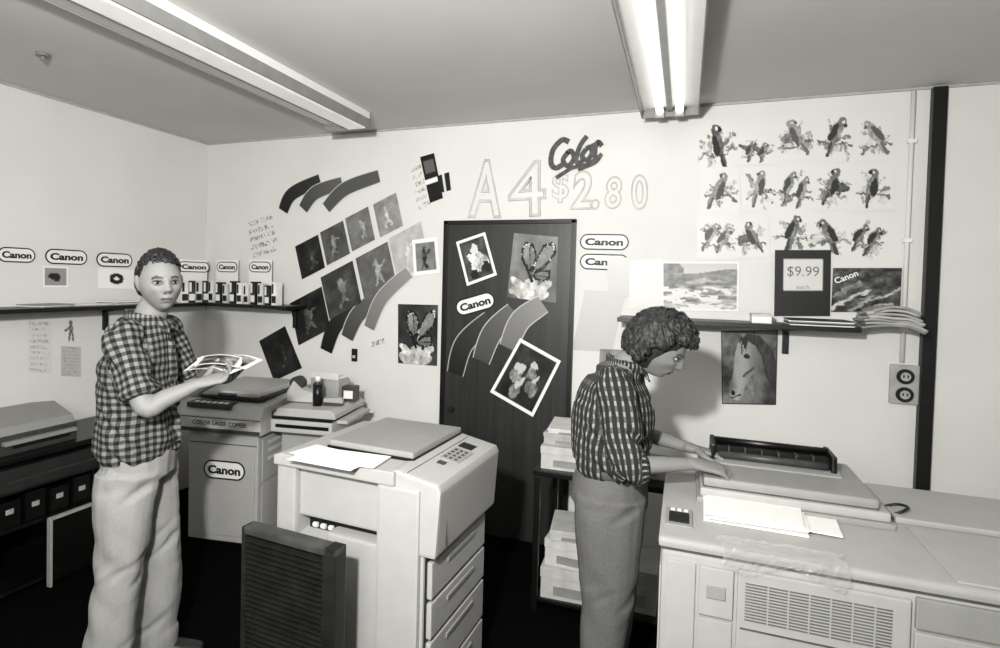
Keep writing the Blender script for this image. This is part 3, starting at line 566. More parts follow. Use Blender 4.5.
prism('feeder_body',[(.18,1.005),(.18,1.035),(.21,1.050),(.28,1.055),(.30,1.04),(.30,1.005)],'x',-.385,-.005,pdk,C,bev=.008)
cyl('feed_roller',(-.37,.17,1.028),(-.02,.17,1.028),.013,pd,C); cyl('feed_roller',(-.385,.25,1.062),(-.005,.25,1.062),.012,pdk,C)
for s_ in (-.40,-.01): bx('feeder_cheek',s_,s_+.018,.16,.31,1.0,1.066,pdk,C,bev=.008)
for i in range(6): bx('guide_rib',-.34+i*.055,-.335+i*.055,.175,.21,1.04,1.056,pd,C,bev=.001)
bx('rear_cover',.14,.54,.02,.36,.915,.935,plC,C,bev=.008)
bx('right_cover',.16,.54,-.36,.0,.915,.922,plC,C,bev=.004)
def tube(pts,ra,rb=None,ref=(0,1,0),n=20,sub=5,capk=.9):
    pts=[np.array(p,float) for p in pts]; rb=rb if rb is not None else ra; m=len(pts)-1
    ra=[ra]*(m+1) if np.isscalar(ra) else list(ra); rb=[rb]*(m+1) if np.isscalar(rb) else list(rb)
    def cr(A,j,a):
        p0=A[max(j-1,0)];p1=A[j];p2=A[j+1];p3=A[min(j+2,m)]
        return .5*((2*p1)+(p2-p0)*a+(2*p0-5*p1+4*p2-p3)*a*a+(3*p1-p0-3*p2+p3)*a**3)
    C_=[];RA=[];RB=[]
    for j in range(m):
        for s_ in range(sub): a=s_/sub; C_.append(cr(pts,j,a)); RA.append(max(cr(ra,j,a),.003)); RB.append(max(cr(rb,j,a),.003))
    C_.append(pts[-1]);RA.append(ra[-1]);RB.append(rb[-1]); K=len(C_)
    T_=[C_[min(i+1,K-1)]-C_[max(i-1,0)] for i in range(K)]; T_=[t/np.linalg.norm(t) for t in T_]
    rings=[]
    def cap(c,t,a,b,sgn):
        out=[]; r=min(a,b)*capk
        for ang in (80,60,35): an=math.radians(ang); out.append((c+sgn*t*r*math.sin(an),a*math.cos(an),b*math.cos(an),t))
        return out
    rings+=cap(C_[0],T_[0],RA[0],RB[0],-1); rings+=[(C_[i],RA[i],RB[i],T_[i]) for i in range(K)]; rings+=cap(C_[-1],T_[-1],RA[-1],RB[-1],1)[::-1]
    ref=np.array(ref,float); V=[];
    for c,a,b,t in rings:
        x=ref-ref.dot(t)*t; x/=np.linalg.norm(x); y=np.cross(t,x)
        for i in range(n): an=2*math.pi*i/n; V.append(c+x*a*math.cos(an)+y*b*math.sin(an))
    Fc=[]; k=len(rings)
    for r in range(k-1):
        for i in range(n): Fc.append((r*n+i,r*n+(i+1)%n,(r+1)*n+(i+1)%n,(r+1)*n+i))
    Fc.append(tuple(range(n-1,-1,-1))); Fc.append(tuple((k-1)*n+i for i in range(n)))
    return V,Fc
q=onz(893,508,.94)-Vector((4.07,-1.35,0))
v,f=tube([(q.x-.01,q.y-.03,.928),(q.x+.02,q.y-.03,.945),(q.x+.04,q.y,.95),(q.x+.02,q.y+.03,.945),(q.x-.01,q.y+.03,.935)],.0045,ref=(0,0,1),n=8); mesh('feeder_cable',v,f,INK,C,smooth=True)
grp='sheets on the console copier'
for i,(px,py,a,b_,rz) in enumerate(((752,514,.145,.10,-.02),(790,516,.13,.095,-.08),(752,513,.14,.10,.03),(756,513,.14,.095,-.05),(750,512,.14,.10,.0),(752,512,.14,.095,-.10))):
    p=onz(px,py,.925); z=.9165+i*.0042
    o=bx('paper_sheet',p.x-a,p.x+a,p.y-b_,p.y+b_-.02,z,z+.0038,paper,None,bev=0,rz=rz); tag(o,'white sheet lying on the console copier top','paper',grp)
v=[];nx,ny=44,18; p0=onz(720,540,.93); p1=onz(842,556,.93)
for j in range(ny+1):
    for i in range(nx+1):
        u_=i/nx;w2=j/ny; x=p0.x+(p1.x-p0.x)*u_+.010*math.sin(w2*7); k_=max(0,w2-.4)/.6; y=-1.742+.05*k_; z=.926+.012*(.5+.5*mnoise.noise(Vector((u_*12,w2*5,1))))+.014*abs(mnoise.noise(Vector((u_*24,w2*9,5))))*k_
        if w2<.4: t_=(.4-w2)/.4; z=.928-t_*(.055+.02*math.sin(u_*8)); y=-1.744-.012*abs(mnoise.noise(Vector((u_*16,w2*6,3))))-.004
        v.append((x,y,z))
f=[(j*(nx+1)+i,j*(nx+1)+i+1,(j+1)*(nx+1)+i+1,(j+1)*(nx+1)+i) for j in range(ny) for i in range(nx)]
pm=bpy.data.materials.new('clear_plastic_film'); pm.use_nodes=True; pb=pm.node_tree.nodes['Principled BSDF']; pb.inputs['Base Color'].default_value=(.45,.45,.43,1); pb.inputs['Roughness'].default_value=.12; pb.inputs['Alpha'].default_value=.25
o=mesh('plastic_film',v,f,pm,None); tag(o,'crumpled clear plastic wrapper draped over the copier edge','plastic wrapper')
# table with boxes
TB=thing('side_table','low black table carrying paper cartons by the door','table',(3.22,-.50,0))
bx('table_top',-.34,.34,-.24,.24,.69,.72,pdk,TB); bx('lower_shelf',-.32,.32,-.22,.22,.05,.07,pdk,TB)
for sx in (-1,1):
    for sy in (-1,1): bx('leg',sx*.32-.015,sx*.32+.015,sy*.22-.015,sy*.22+.015,0,.69,pdk,TB)
def ream(x,y,z,w_,d,h,rz,g,label,grp='paper cartons on the table'):
    o=thing('paper_carton',label,'carton',(x,y,z),rz,grp); m=mat('card_%d'%int(g*100),g,.6)
    bx('carton',-w_/2,w_/2,-d/2,d/2,0,h,m,o,bev=.003); bx('lid',-w_/2-.003,w_/2+.003,-d/2-.003,d/2+.003,h*.7,h+.004,m,o,bev=.003); bx('printed_label',-w_*.3,w_*.25,-d/2-.005,-d/2-.002,h*.15,h*.45,mat('card_50',.5),o,bev=0)
ream(3.06,-.55,.72,.31,.30,.11,.03,.68,'white copy paper carton on the black table'); ream(3.07,-.53,.835,.30,.29,.055,-.05,.60,'slim paper pack on top of a carton'); ream(3.06,-.54,.895,.27,.26,.02,.08,.74,'thin open paper pack on the pile')
ream(3.40,-.50,.72,.25,.28,.12,0,.64,'white copy paper carton by the wall')
ream(3.08,-.55,.07,.32,.3,.15,.04,.68,'white paper carton on the low shelf'); ream(3.10,-.54,.225,.31,.29,.13,-.06,.72,'white paper carton on the lower pile'); ream(3.38,-.52,.07,.20,.28,.20,.0,.60,'paper carton pushed back on the low shelf'); ream(3.09,-.55,.36,.28,.26,.05,.12,.68,'thin paper pack on the lower pile')
# left printer stand
D=thing('printer_stand','bulky black machine stand with sloping front and supplies','printer stand',(.245,-1.22,0),0)
hx,hy=.225,.52
bx('stand_top',-hx,hx+.01,-hy,hy,.69,.72,pdk,D); bx('back_panel',-hx,-hx+.02,-hy,hy,0,.69,pdk,D)
for yy in (-hy+.01,.0,hy-.01): bx('upright',-hx,hx-.02,yy-.01,yy+.01,.0,.69,pdk,D)
for z in (.03,.34): bx('stand_shelf',-hx,hx-.01,-hy,hy,z,z+.02,pdk,D)
prism('sloping_fascia',[(hx-.10,.69),(hx-.01,.66),(hx+.03,.56),(hx+.03,.545),(hx-.10,.545)],'y',-hy+.02,hy-.02,mat('soft_black',.10,.35,var=.02),D,bev=.008)
bx('fascia_line',hx+.012,hx+.018,-hy+.06,hy-.06,.60,.605,pd,D,bev=0)
for i in range(8):
    yy=-.42+.12*i
    if abs(yy)<.06: continue
    o=thing('toner_box','small dark supply box with pale end label','box',(.34,-1.22+yy,.36),0,'supply boxes in the stand'); bx('carton',-.12,.10,-.048,.048,0,.13+.02*(i%2),pdk,o); bx('label_patch',.10,.103,-.02,.015,.07,.095,mat('card_60',.6),o,bev=0)
o=thing('framed_panel','dark panel with pale metal edge leaning on the stand','panel',(.50,-1.30,0),0)
bx('panel',-.012,.012,-.19,.19,.02,.35,pdk,o)
for a in (-.19,.19): bx('edge_strip',-.014,.014,a-.006,a+.006,.0,.36,mat('card_60',.6),o,bev=.002)
bx('edge_strip',-.014,.014,-.19,.19,.35,.362,MATS['card_60'],o,bev=.002)
P=thing('desktop_printer','grey desktop printer on the black stand','printer',(.235,-1.52,.72),0)
bx('lower_case',-.19,.19,-.2,.22,0,.10,pd,P,bev=.012); prism('upper_case',[(-.18,.10),(-.18,.17),(.02,.20),(.17,.14),(.19,.10)],'y',-.19,.21,pl2,P,bev=.01); bx('paper_slot',.190,.194,-.1,.18,.03,.05,INK,P,bev=0); bx('front_ledge',.15,.22,-.15,.2,.055,.075,pl2,P,bev=.004)
# ------------------------------------------------------------------ people
def unite(name,parts,voxel,sm,m,par=None,smf=.5):
    V=[];Fc=[]
    for v,f in parts:
        b0=len(V); V+=[tuple(p) for p in v]; Fc+=[tuple(i+b0 for i in q) for q in f]
    o=mesh(name,V,Fc,m,None)
    bm=bmesh.new(); bm.from_mesh(o.data); bmesh.ops.recalc_face_normals(bm,faces=bm.faces); bm.to_mesh(o.data); bm.free()
    r=o.modifiers.new('r','REMESH'); r.mode='VOXEL'; r.voxel_size=voxel; r.use_smooth_shade=True
    if sm: s_=o.modifiers.new('s','SMOOTH'); s_.factor=smf; s_.iterations=sm
    bpy.context.view_layer.update(); dg=bpy.context.evaluated_depsgraph_get(); me=bpy.data.meshes.new_from_object(o.evaluated_get(dg))
    old=o.data; o.modifiers.clear(); o.data=me; me.name=name; bpy.data.meshes.remove(old)
    if not me.materials: me.materials.append(m)
    me.polygons.foreach_set('use_smooth',[True]*len(me.polygons))
    if par: o.parent=par
    return o
def getco(me): a=np.zeros(len(me.vertices)*3); me.vertices.foreach_get('co',a); return a.reshape(-1,3)
def getno(me): a=np.zeros(len(me.vertices)*3); me.vertices.foreach_get('normal',a); return a.reshape(-1,3)
def headpts(fem=False,nu=96,nv=72):
    V=[];ex=math.exp
    for j in range(nv+1):
        th=math.pi*j/nv
        for i in range(nu):
            ph=2*math.pi*i/nu; dx=math.sin(th)*math.cos(ph);dy=math.sin(th)*math.sin(ph);dz=math.cos(th)
            x=.097*dx;y=.074*dy*(1+.05*(1-abs(dz)));z=.116*dz
            if dz<0:
                t=-dz; y*=1-.28*t**1.5
                if dx<0: x*=1-.35*t
                else: x*=1+.10*t*(1-t)
                x+=.010*t
            else: x-=.006*dz
            if x>0:
                z0=z; ay=abs(y)
                g=max(0,min(1,(.026-z0)/.050)) if z0>-.024 else max(0,min(1,(z0+.037)/.013))
                x+=(.022 if fem else .023)*g*ex(-(y/(.0085+.0065*g*g))**2)
                x+=.006*ex(-((ay-.013)/.006)**2-((z0+.028)/.007)**2)
                x-=.010*ex(-((ay-.031)/.015)**2-((z0-.004)/.010)**2)
                x+=.006*ex(-((z0-.022)/.008)**2)*ex(-(y/.045)**2)
                x+=.005*ex(-((ay-.045)/.016)**2-((z0+.02)/.014)**2)
                x-=.005*ex(-((ay-.040)/.012)**2-((z0+.055)/.018)**2)
                x+=.004*ex(-(y/.028)**2-((z0+.060)/.018)**2)
                x+=.005*ex(-(y/.019)**2)*(ex(-((z0+.0545)/.004)**2)+1.1*ex(-((z0+.067)/.0055)**2))
                x-=.004*ex(-(y/.021)**2-((z0+.060)/.0025)**2)
                x-=.003*ex(-(y/.02)**2-((z0+.078)/.005)**2)
                x+=.011*ex(-(y/.026)**2-((z0+.095)/.014)**2)
            V.append([x,y,z])
    return np.array(V),nu,nv
def facecol(h,base,lip,brow,fem=False):
    x,y,z=h[:,0],h[:,1],h[:,2]; g=np.full(len(h),base); fr=x>.03; ay=np.abs(y)
    sm=lambda q:np.clip(q,0,1)
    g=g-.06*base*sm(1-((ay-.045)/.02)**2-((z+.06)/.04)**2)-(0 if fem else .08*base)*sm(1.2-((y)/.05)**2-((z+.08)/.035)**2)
    g=np.where(fr&(((y/.022)**2+((z+.0605)/.009)**2)<1),lip,g); g=np.where(fr&(np.abs(z+.060)<.0020)&(ay<.022),lip*.55,g)
    bz=.0235+.003*np.clip((ay-.012)/.02,0,1)-.006*np.clip((ay-.036)/.014,0,1)
    g=np.where(fr&(ay>.013)&(ay<.048)&(np.abs(z-bz)<.0044),brow,g)
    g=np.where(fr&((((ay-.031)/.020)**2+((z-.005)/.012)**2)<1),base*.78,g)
    g=np.where(fr&(np.abs(z-.0105+6*(ay-.031)**2)<.0018)&(ay>.018)&(ay<.045),base*.35,g)
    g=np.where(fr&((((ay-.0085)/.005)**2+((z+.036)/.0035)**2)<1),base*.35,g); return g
def hand(w,Dv,N,Lt,curl=25,thumbcurl=.5,s=1.0,spread=.0):
    w=np.array(w,float);Dv=np.array(Dv,float);Dv/=np.linalg.norm(Dv);Lt=np.array(Lt,float);Lt-=Lt.dot(Dv)*Dv;Lt/=np.linalg.norm(Lt);N_=np.cross(Dv,Lt); N=np.array(N,float); N=N_*np.sign(N_.dot(N))
    P_=[tube([w-Dv*.02,w+Dv*.03,w+Dv*.085*s],[.027,.036,.040],[.019,.016,.013],ref=Lt,n=16)]
    for k,(off,ln) in enumerate(((.031,.070),(.0105,.079),(-.0105,.073),(-.031,.057))):
        p=w+Dv*(.080-.004*abs(k-1))*s+Lt*off*s; d=Dv+Lt*off*spread*8; d/=np.linalg.norm(d); pts=[p-d*.015,p]; a=0
        for fr_,ca in ((.45,.8),(.30,1.1),(.25,.9)):
            a+=math.radians(curl*ca+3*k); dd=d*math.cos(a)+N*math.sin(a); p=p+dd*ln*fr_*s; pts.append(p)
        P_.append(tube(pts,[.0088,.0090,.0082,.0076,.0064],ref=Lt,n=10,sub=3))
    p=w+Dv*.022+Lt*.026; d1=Dv*.6+Lt*.75+N*.25; d1/=np.linalg.norm(d1); d2=Dv*.9+Lt*.25+N*thumbcurl; d2/=np.linalg.norm(d2); d3=Dv*.95-Lt*.05+N*thumbcurl; d3/=np.linalg.norm(d3)
    P_.append(tube([p-d1*.02,p,p+d1*.035,p+d1*.035+d2*.030,p+d1*.035+d2*.03+d3*.024],[.014,.014,.0115,.010,.008],ref=N,n=10,sub=3)); return P_
def setpat(me,segs,wob=0):
    co=getco(me); best=np.full(len(co),1e9); pat=np.zeros((len(co),3))
    for p0,p1,r,ref,kind in segs:
        p0=np.array(p0);p1=np.array(p1); ax=p1-p0; L=np.linalg.norm(ax); ax=ax/L; x=np.array(ref,float); x-=x.dot(ax)*ax; x/=np.linalg.norm(x); y=np.cross(ax,x)
        t=np.clip((co-p0)@ax,0,L); q=co-(p0+t[:,None]*ax); d=np.linalg.norm(q,axis=1)/r; ang=np.arctan2(q@y,q@x); tt=(co-p0)@ax
        m=d<best; best=np.where(m,d,best); pat[m]=np.stack([ang[m]*r,tt[m],0*tt[m]],1)
    if wob:
        w_=np.array([mnoise.noise(Vector(c*8)) for c in co]); pat[:,0]+=wob*w_; pat[:,1]+=wob*w_
    at=me.attributes.new('pat','FLOAT_VECTOR','POINT'); at.data.foreach_set('vector',pat.ravel())
def wrinkle(me,fn):
    co=getco(me);no=getno(me); d=np.array([fn(c) for c in co]); co=co+no*d[:,None]; me.vertices.foreach_set('co',co.ravel()); me.update()
def rot(yaw_,pitch_,roll_=0):
    return np.array(Matrix.Rotation(yaw_,3,'Z')@Matrix.Rotation(pitch_,3,'Y')@Matrix.Rotation(roll_,3,'X'))
def person(label,loc,phi,J,hc,hR,hs,fem,skin):
    V,nu,nv=headpts(fem); Fc=[(j*nu+i,(j+1)*nu+i,(j+1)*nu+(i+1)%nu,j*nu+(i+1)%nu) for j in range(nv) for i in range(nu)]; Vh=(V*hs)@hR.T+hc
    parts=[(Vh,Fc)]
    for s_ in (-1,1):
        ev=tube([(-.010,s_*.072,-.028),(-.012,s_*.080,.0),(-.018,s_*.079,.022)],[.006,.008,.008],[.010,.016,.014],ref=(0,1,0),n=12); parts.append(((np.array(ev[0])*hs)@hR.T+hc,ev[1]))
    nb=np.array(J['neck']); hb=hc+hR@np.array((-.025,0,-.06)); parts.append(tube([nb-np.array((.01,0,.05)),nb,hb],[.064,.058,.055] if not fem else [.056,.048,.047],n=20))
    parts.append(tube(J['spine'],[a*.84 for a in J['sa']],[a*.82 for a in J['sb']]))
    for side in ('R','L'):
        sh,el,wr=[np.array(p,float) for p in J['arm'+side]]
        parts.append(tube([sh,(sh+el)/2,el,(el*.65+wr*.35),wr],[.044,.042,.036,.039,.025] if not fem else [.038,.034,.030,.033,.022],[.044,.042,.036,.034,.020] if not fem else [.038,.034,.030,.029,.018],ref=(0,1,.2)))
        parts+=hand(wr,*J['hand'+side])
        hp,kn_,an=[np.array(p,float) for p in J['leg'+side]]
        parts.append(tube([hp,(hp+kn_)/2,kn_,kn_*.65+an*.35,an],[.070,.064,.048,.048,.034])); parts.append(tube([an,an+np.array((.0,0,-.045)),an+np.array((.10,0,-.055))],[.034,.034,.028],ref=(0,1,0)))
    body=unite('person',parts,.004,1,SKIN)
    h=((getco(body.data)-hc)@hR)/hs; inh=(np.abs(h[:,0])<.14)&(np.abs(h[:,1])<.09)&(np.abs(h[:,2])<.125)
    g=np.where(inh,facecol(h,skin,skin*.78,.24,fem),skin); setcol(body.data,g)
    body.location=loc; body.rotation_euler=(0,0,phi); tag(body,label,'person')
    for s_ in (-1,1):
        n1,n2=16,10; v=[];gg=[]
        for j in range(n2+1):
            for i in range(n1):
                th=math.pi*j/n2;ph=2*math.pi*i/n1; d=(math.cos(th),math.sin(th)*math.cos(ph),math.sin(th)*math.sin(ph)); v.append(np.array(d)*np.array((.0108,.0125,.0060))*hs); gg.append(.05 if (d[0]>.3 and d[1]**2<.2) else .55)
        f=[(j*n1+i,(j+1)*n1+i,(j+1)*n1+(i+1)%n1,j*n1+(i+1)%n1) for j in range(n2) for i in range(n1)]
        p=hR@(np.array((.0785,s_*.031,.004))*hs)+hc; v=np.array(v)@hR.T
        e=mesh('eye',v,f,SKIN,body,tuple(p),smooth=True); setcol(e.data,np.array(gg))
    return body
def strands(seed,n,keepfn,hc,hR,hs,rad,scale,steps,step,wig,curl,flow):
    rnd=random.Random(seed); HP=[]
    HB=np.array((.097,.077,.116))
    while len(HP)<n:
        d=np.array([rnd.gauss(0,1) for _ in range(3)]); d/=np.linalg.norm(d)
        if not keepfn(d*HB): continue
        pts=[]; f=np.array(flow(d),float); f-=f.dot(d)*d; f+=np.array([rnd.gauss(0,.3) for _ in range(3)]); f-=f.dot(d)*d; f/=np.linalg.norm(f)+1e-6; ph=rnd.uniform(0,6); lift=rnd.uniform(.93,1.07)
        q=d.copy()
        for k in range(steps):
            if k>1 and not keepfn(q*HB): break
            side=np.cross(q,f); off=side*wig*math.sin(ph+k*curl)+q*wig*.8*math.cos(ph+k*curl)
            pts.append(q*np.array(scale)*lift+off+np.array((-.004,0,.006)))
            q=q+f*step; q/=np.linalg.norm(q); f-=f.dot(q)*q; f/=np.linalg.norm(f)+1e-6
            f=f+np.array((0,0,-.15)); f-=f.dot(q)*q; f/=np.linalg.norm(f)+1e-6
        if len(pts)<3: continue
        v,fc=tube(pts,[rad*.5]+[rad]*(len(pts)-2)+[rad*.35],ref=np.cross(f,q)+.01,n=6,sub=2); HP.append(((np.array(v)*hs)@hR.T+hc,fc))
    return HP
def foldfn(z1,amp):
    def fn(p):
        k=1 if p[2]<z1 else .55
        a=mnoise.noise(Vector((p[0]*6,p[1]*6,p[2]*20+p[0]*18))); b_=mnoise.noise(Vector((p[0]*20+5,p[1]*20,p[2]*6)))
        return amp*k*(a*1.0-abs(a)*1.0+.6*b_)
    return fn
def jean(p):
    a=mnoise.noise(Vector((p[0]*6,p[1]*6,p[2]*9+p[0]*9))); c_=mnoise.noise(Vector((p[0]*9+3,p[1]*9,p[2]*20-p[0]*12))); b_=mnoise.noise(Vector((p[0]*20,p[1]*20,p[2]*2.5)))
    kz=math.exp(-((p[2]-.52)/.10)**2)+math.exp(-((p[2]-.82)/.06)**2)+math.exp(-((p[2]-.15)/.12)**2)
    return .009*a+.011*kz*(c_-abs(c_)*.8)+.006*b_
def collar(cx,cy,cz,r,tiltx,gap):
    A=np.linspace(gap,2*math.pi-gap,14); pts=[(cx+r*math.cos(a),cy+r*1.05*math.sin(a),cz-tiltx*math.cos(a)) for a in A]
    out=[tube(pts,.018,.007,ref=(0,0,1),n=10,sub=2)]
    for s_ in (1,-1):
        a=s_*gap; p=np.array((cx+r*math.cos(a),cy+r*1.05*math.sin(a),cz-tiltx*math.cos(a))); out.append(tube([p+np.array((-.01,s_*.01,.004)),p+np.array((.018,s_*.012,-.022)),p+np.array((.034,s_*.022,-.052))],[.022,.024,.008],[.009,.008,.006],ref=(0,1,0.3),n=10,sub=3,capk=.3))
    return out
# --- man
phi=math.radians(30); 
mroot=CAM+R0*(-1.325)+Vector((-math.sin(yaw),math.cos(yaw),0))*2.25; mroot.z=0
hRm=rot(math.radians(-56),math.radians(3),math.radians(3)); hcm=np.array((.068,-.03,1.614)); HS=.99
Jm=dict(neck=(.02,-.005,1.47),spine=[(-.01,0,.86),(-.01,0,1.0),(-.02,0,1.15),(-.015,0,1.30),(-.01,0,1.42)],sa=[.155,.145,.155,.18,.13],sb=[.115,.108,.115,.115,.085],
 armR=[(-.01,-.18,1.405),(.10,-.245,1.165),(.265,-.18,1.24)],armL=[(.02,.18,1.405),(.12,.20,1.15),(.27,.03,1.22)],
 handR=((.85,.30,.22),(.0,.1,1),(-.1,.9,.35),34,.9),handL=((.8,-.5,.15),(0,0,1),(.3,.8,.4),20,.6),
 legR=[(-.02,-.09,.88),(-.045,-.10,.48),(-.085,-.11,.09)],legL=[(-.01,.09,.88),(.03,.11,.48),(.01,.13,.09)])
plaid=clothmat('plaid_cotton','plaid',.46,.28,.14,.028,.5)
hairm=mat('brown_hair',.12,.55,var=.04,scale=60)
man=person('young man in checked shirt and pale trousers holding prints',mroot,phi,Jm,hcm,hRm,HS,False,.49)
sp0=[(-.012,0,.925),(-.014,0,.965),(-.018,0,1.08),(-.018,0,1.28),(-.008,0,1.40),(.004,-.002,1.445)]
sR,eR,wR=[np.array(p) for p in Jm['armR']]; sL,eL,wL=[np.array(p) for p in Jm['armL']]
shirt=unite('shirt',[tube(sp0,[.165,.178,.174,.190,.160,.105],[.136,.148,.138,.130,.106,.090],capk=.15),tube([(-.004,0,1.40),(.004,-.002,1.44),(.008,-.004,1.475)],[.150,.105,.074],[.105,.088,.074],capk=.1),
 tube([sR+(0.02,.05,.0),sR,(sR+eR)/2,sR*.2+eR*.8],[.062,.066,.064,.066],ref=(0,1,.2),capk=.1),tube([sL+(0,-.05,.0),sL,(sL+eL)/2,sL*.2+eL*.8],[.062,.066,.062,.063],ref=(0,1,.2),capk=.1),
 tube([sR*.26+eR*.74,sR*.16+eR*.84],[.073,.071],ref=(0,1,.2),capk=.1),tube([(.105,-.01,1.37),(.118,-.006,1.25),(.13,-.004,1.10),(.135,0,.98)],[.016]*4,[.012]*4,n=10)]+collar(.010,-.004,1.478,.071,.012,.42),.006,2,plaid,man)
wrinkle(shirt.data,foldfn(1.18,.020))
setpat(shirt.data,[((-.01,0,.9),(-.01,0,1.42),.15,(1,0,0),0),(sR+(0,.03,0),eR,.07,(1,0,0),1),(sL+(0,-.03,0),eL,.07,(1,0,0),1)],.008)
pantm=mat('pale_denim',.54,.9,var=.015,scale=120,spec=.1)
hr,kr,ar=[np.array(p) for p in Jm['legR']];hl,kl,al=[np.array(p) for p in Jm['legL']]
tr=unite('trousers',[tube([(-.012,0,.85),(-.012,0,.92),(-.012,0,.955)],[.156,.158,.154],[.126,.130,.128],capk=.2),tube([hr,(hr+kr)/2,kr,(kr+ar)/2,ar+(0,0,-.03)],[.086,.084,.077,.078,.080],[.116,.102,.084,.084,.086],capk=.1),tube([hl,(hl+kl)/2,kl,(kl+al)/2,al+(0,0,-.03)],[.086,.084,.077,.078,.080],[.116,.102,.084,.084,.086],capk=.1),
 tube([(-.05,-.150,.90),(-.08,-.140,.84),(-.12,-.10,.80)],[.02]*3,[.008]*3,ref=(1,0,0),n=8)],.007,2,pantm,man)
wrinkle(tr.data,jean)
def mk(p):
    x,y,z=p; ay=abs(y)
    if x>.050: return z>.070-ay*.1
    if x>.015: return z>.046
    if x>-.02: return z>.018
    return z>-.03-(-.02-x)*.9
HP=strands(5,620,mk,hcm,hRm,HS,.0036,(.102,.080,.122),5,.13,.0022,1.2,lambda d:(-.2 if d[0]>.5 else -.6,.5,.2) if d[2]>.5 else (-.5,0,-.8))
cap=tube([(-.014,0,-.02),(-.014,0,.03),(-.012,0,.072)],[.072,.078,.060],[.080,.088,.074],ref=(0,1,0)); HP.append(((np.array(cap[0])*HS)@hRm.T+hcm,cap[1]))
unite('hair',HP,.0034,1,hairm,man)
leather=mat('dark_leather',.15,.4)
def shoe(an,par): unite('shoe',[tube([an+np.array((-.03,0,-.05)),an+np.array((.03,0,-.045)),an+np.array((.12,0,-.055)),an+np.array((.17,0,-.06))],[.036,.042,.044,.035],[.038,.042,.030,.024],ref=(0,1,0))],.006,2,leather,par)
for a in (ar,al): shoe(a,man)
mM=Matrix.Translation(mroot)@Matrix.Rotation(phi,4,'Z')
for i,(dx,dy,dz,rz,sd) in enumerate(((.27,-.06,.0,.2,1),(.33,-.09,.007,-.3,2),(.29,-.03,.013,.5,3),(.36,-.06,.019,-.1,4),(.31,-.10,.026,.30,5))):
    p=mM@Vector((dx,dy,1.290+dz)); nx,ny=24,16; u,v_=np.meshgrid(np.linspace(0,1,nx+1),np.linspace(0,1,ny+1)); u=u.ravel(); v_=v_.ravel()
    P_=np.stack([(u-.5)*.165,(v_-.5)*.12,.014*np.sin(u*3)-.02*u],1); f=[(j*(nx+1)+i_,j*(nx+1)+i_+1,(j+1)*(nx+1)+i_+1,(j+1)*(nx+1)+i_) for j in range(ny) for i_ in range(nx)]
    o=mesh('photo_print',P_,f,PRINT,None,p,phi+rz); o.rotation_euler=(.18,-.06,phi+rz-.3); g=border(u,v_,.08+1.0*(fbm(u,v_,4,sd)-.2),.09,.82); setcol(o.data,g); tag(o,'glossy print held fanned in the man\'s hands','print','prints held by the man')
# --- woman
phw=math.radians(8); wroot=Vector((3.32,-1.24,0)); HW=.96
hRw=rot(math.radians(-18),math.radians(34),0); hcw=np.array((.155,-.03,1.425))
Jw=dict(neck=(.035,0,1.350),spine=[(-.01,0,.84),(-.01,0,.96),(-.015,0,1.08),(.0,0,1.21),(.015,0,1.31)],sa=[.155,.13,.14,.155,.11],sb=[.112,.10,.11,.115,.085],
 armR=[(-.005,-.155,1.29),(.045,-.215,1.025),(.275,-.17,1.035)],armL=[(.05,.155,1.29),(.10,.20,1.04),(.30,.06,1.025)],
 handR=((1,.05,-.14),(0,0,-1),(0,1,.15),20,.3),handL=((1,-.3,-.1),(0,0,-1),(0,-1,.1),20,.3),
 legR=[(-.01,-.08,.86),(-.01,-.085,.46),(-.04,-.09,.09)],legL=[(-.01,.08,.86),(.02,.09,.46),(.01,.10,.09)])
stripe=clothmat('striped_cotton','stripe',.17,.32,.50,.022,.32)
woman=person('woman in striped shirt and grey trousers leaning over the copier',wroot,phw,Jw,hcw,hRw,HW,True,.44)
sR,eR,wR=[np.array(p) for p in Jw['armR']]; sL,eL,wL=[np.array(p) for p in Jw['armL']]
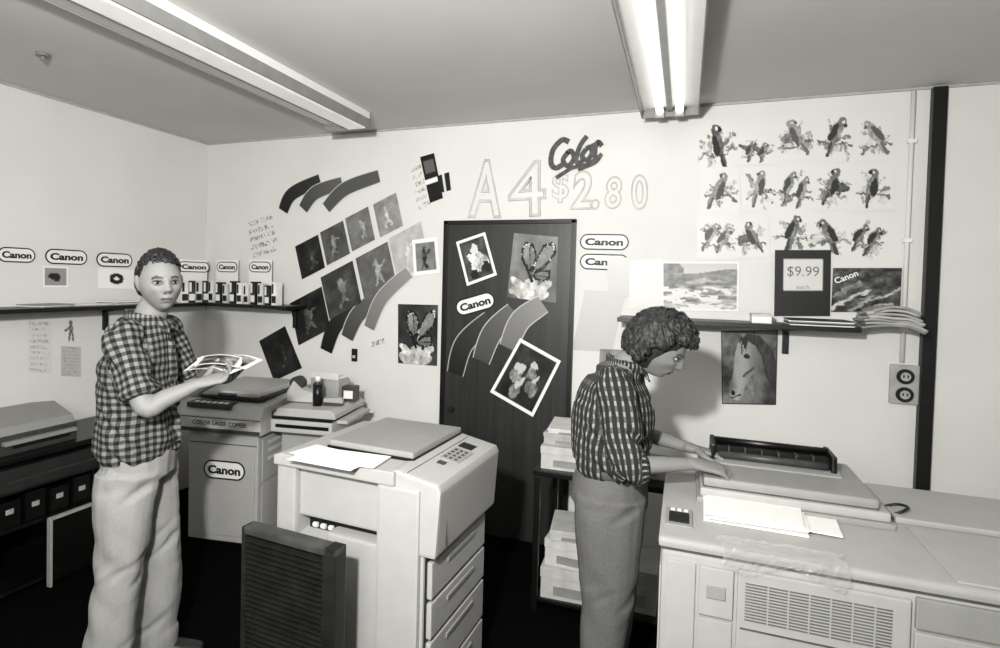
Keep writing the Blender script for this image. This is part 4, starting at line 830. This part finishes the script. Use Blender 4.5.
shirt=unite('shirt',[tube([(-.012,0,.925),(-.010,0,.97),(-.010,0,1.08),(-.002,0,1.20),(.008,0,1.28),(.020,0,1.32)],[.150,.165,.170,.174,.145,.095],[.122,.144,.156,.150,.112,.080],capk=.15),tube([(.008,0,1.285),(.024,0,1.32),(.034,0,1.345)],[.125,.088,.064],[.10,.08,.064],capk=.1),
 tube([sR+(0.02,.05,0),sR,(sR+eR)/2,eR,eR*.80+wR*.20],[.060,.067,.071,.065,.052],ref=(0,1,.2),capk=.1),tube([sL+(0.0,-.05,0),sL,(sL+eL)/2,eL,eL*.8+wL*.2],[.060,.064,.062,.058,.048],ref=(0,1,.2),capk=.1),tube([eR*.86+wR*.14,eR*.74+wR*.26],[.057,.055],ref=(0,1,.2),capk=.1)]+collar(.032,0,1.352,.063,.014,.42),.006,2,stripe,woman)
wrinkle(shirt.data,foldfn(1.15,.023))
setpat(shirt.data,[((-.01,0,.88),(.0,0,1.30),.14,(-1,0,0),0),(sR+(0,.02,0),eR,.062,(-1,0,0),1),(eR,wR,.055,(0,0,1),1),(sL+(0,-.02,0),eL,.062,(-1,0,0),1)],.014)
pw=mat('grey_wool_trousers',.36,.9,var=.015,scale=90,spec=.1)
hr,kr,ar=[np.array(p) for p in Jw['legR']];hl,kl,al=[np.array(p) for p in Jw['legL']]
tr=unite('trousers',[tube([(-.012,0,.82),(-.01,0,.89),(-.01,0,.950)],[.170,.168,.142],[.150,.144,.118],capk=.2),tube([hr,(hr+kr)/2,kr,(kr+ar)/2,ar+(0,0,-.02)],[.098,.097,.086,.074,.066],[.132,.118,.095,.08,.07],capk=.1),tube([hl,(hl+kl)/2,kl,(kl+al)/2,al+(0,0,-.02)],[.098,.097,.086,.074,.066],[.132,.118,.095,.08,.07],capk=.1)],.007,4,pw,woman)
wrinkle(tr.data,lambda p:.6*jean(p))
bv,bf=tube([(-.01+.124*math.cos(a),.148*math.sin(a),.955) for a in np.linspace(0,2*math.pi,22)],.018,.006,ref=(0,0,1),n=8,sub=2); mesh('waistband',bv,bf,mat('dark_waistband',.28,.8),woman,smooth=True)
for a in (ar,al): shoe(a,woman)
def wk(p):
    x,y,z=p
    if x>.035 and z<.048: return False
    if x>.000 and z<.002: return False
    return z>-.078
HP=strands(9,760,wk,hcw,hRw,HW,.0044,(.128,.110,.134),6,.14,.013,1.7,lambda d:(d[0]*.6+.15,d[1]*.8,-.5))
cap=tube([(-.028,0,-.045),(-.022,0,.0),(-.010,0,.05)],[.078,.094,.086],[.078,.090,.098],ref=(0,1,0)); HP.append(((np.array(cap[0])*HW)@hRw.T+hcw,cap[1]))
hair=unite('hair',HP,.0036,0,mat('dark_curly_hair',.14,.6,var=.06,scale=50),woman)
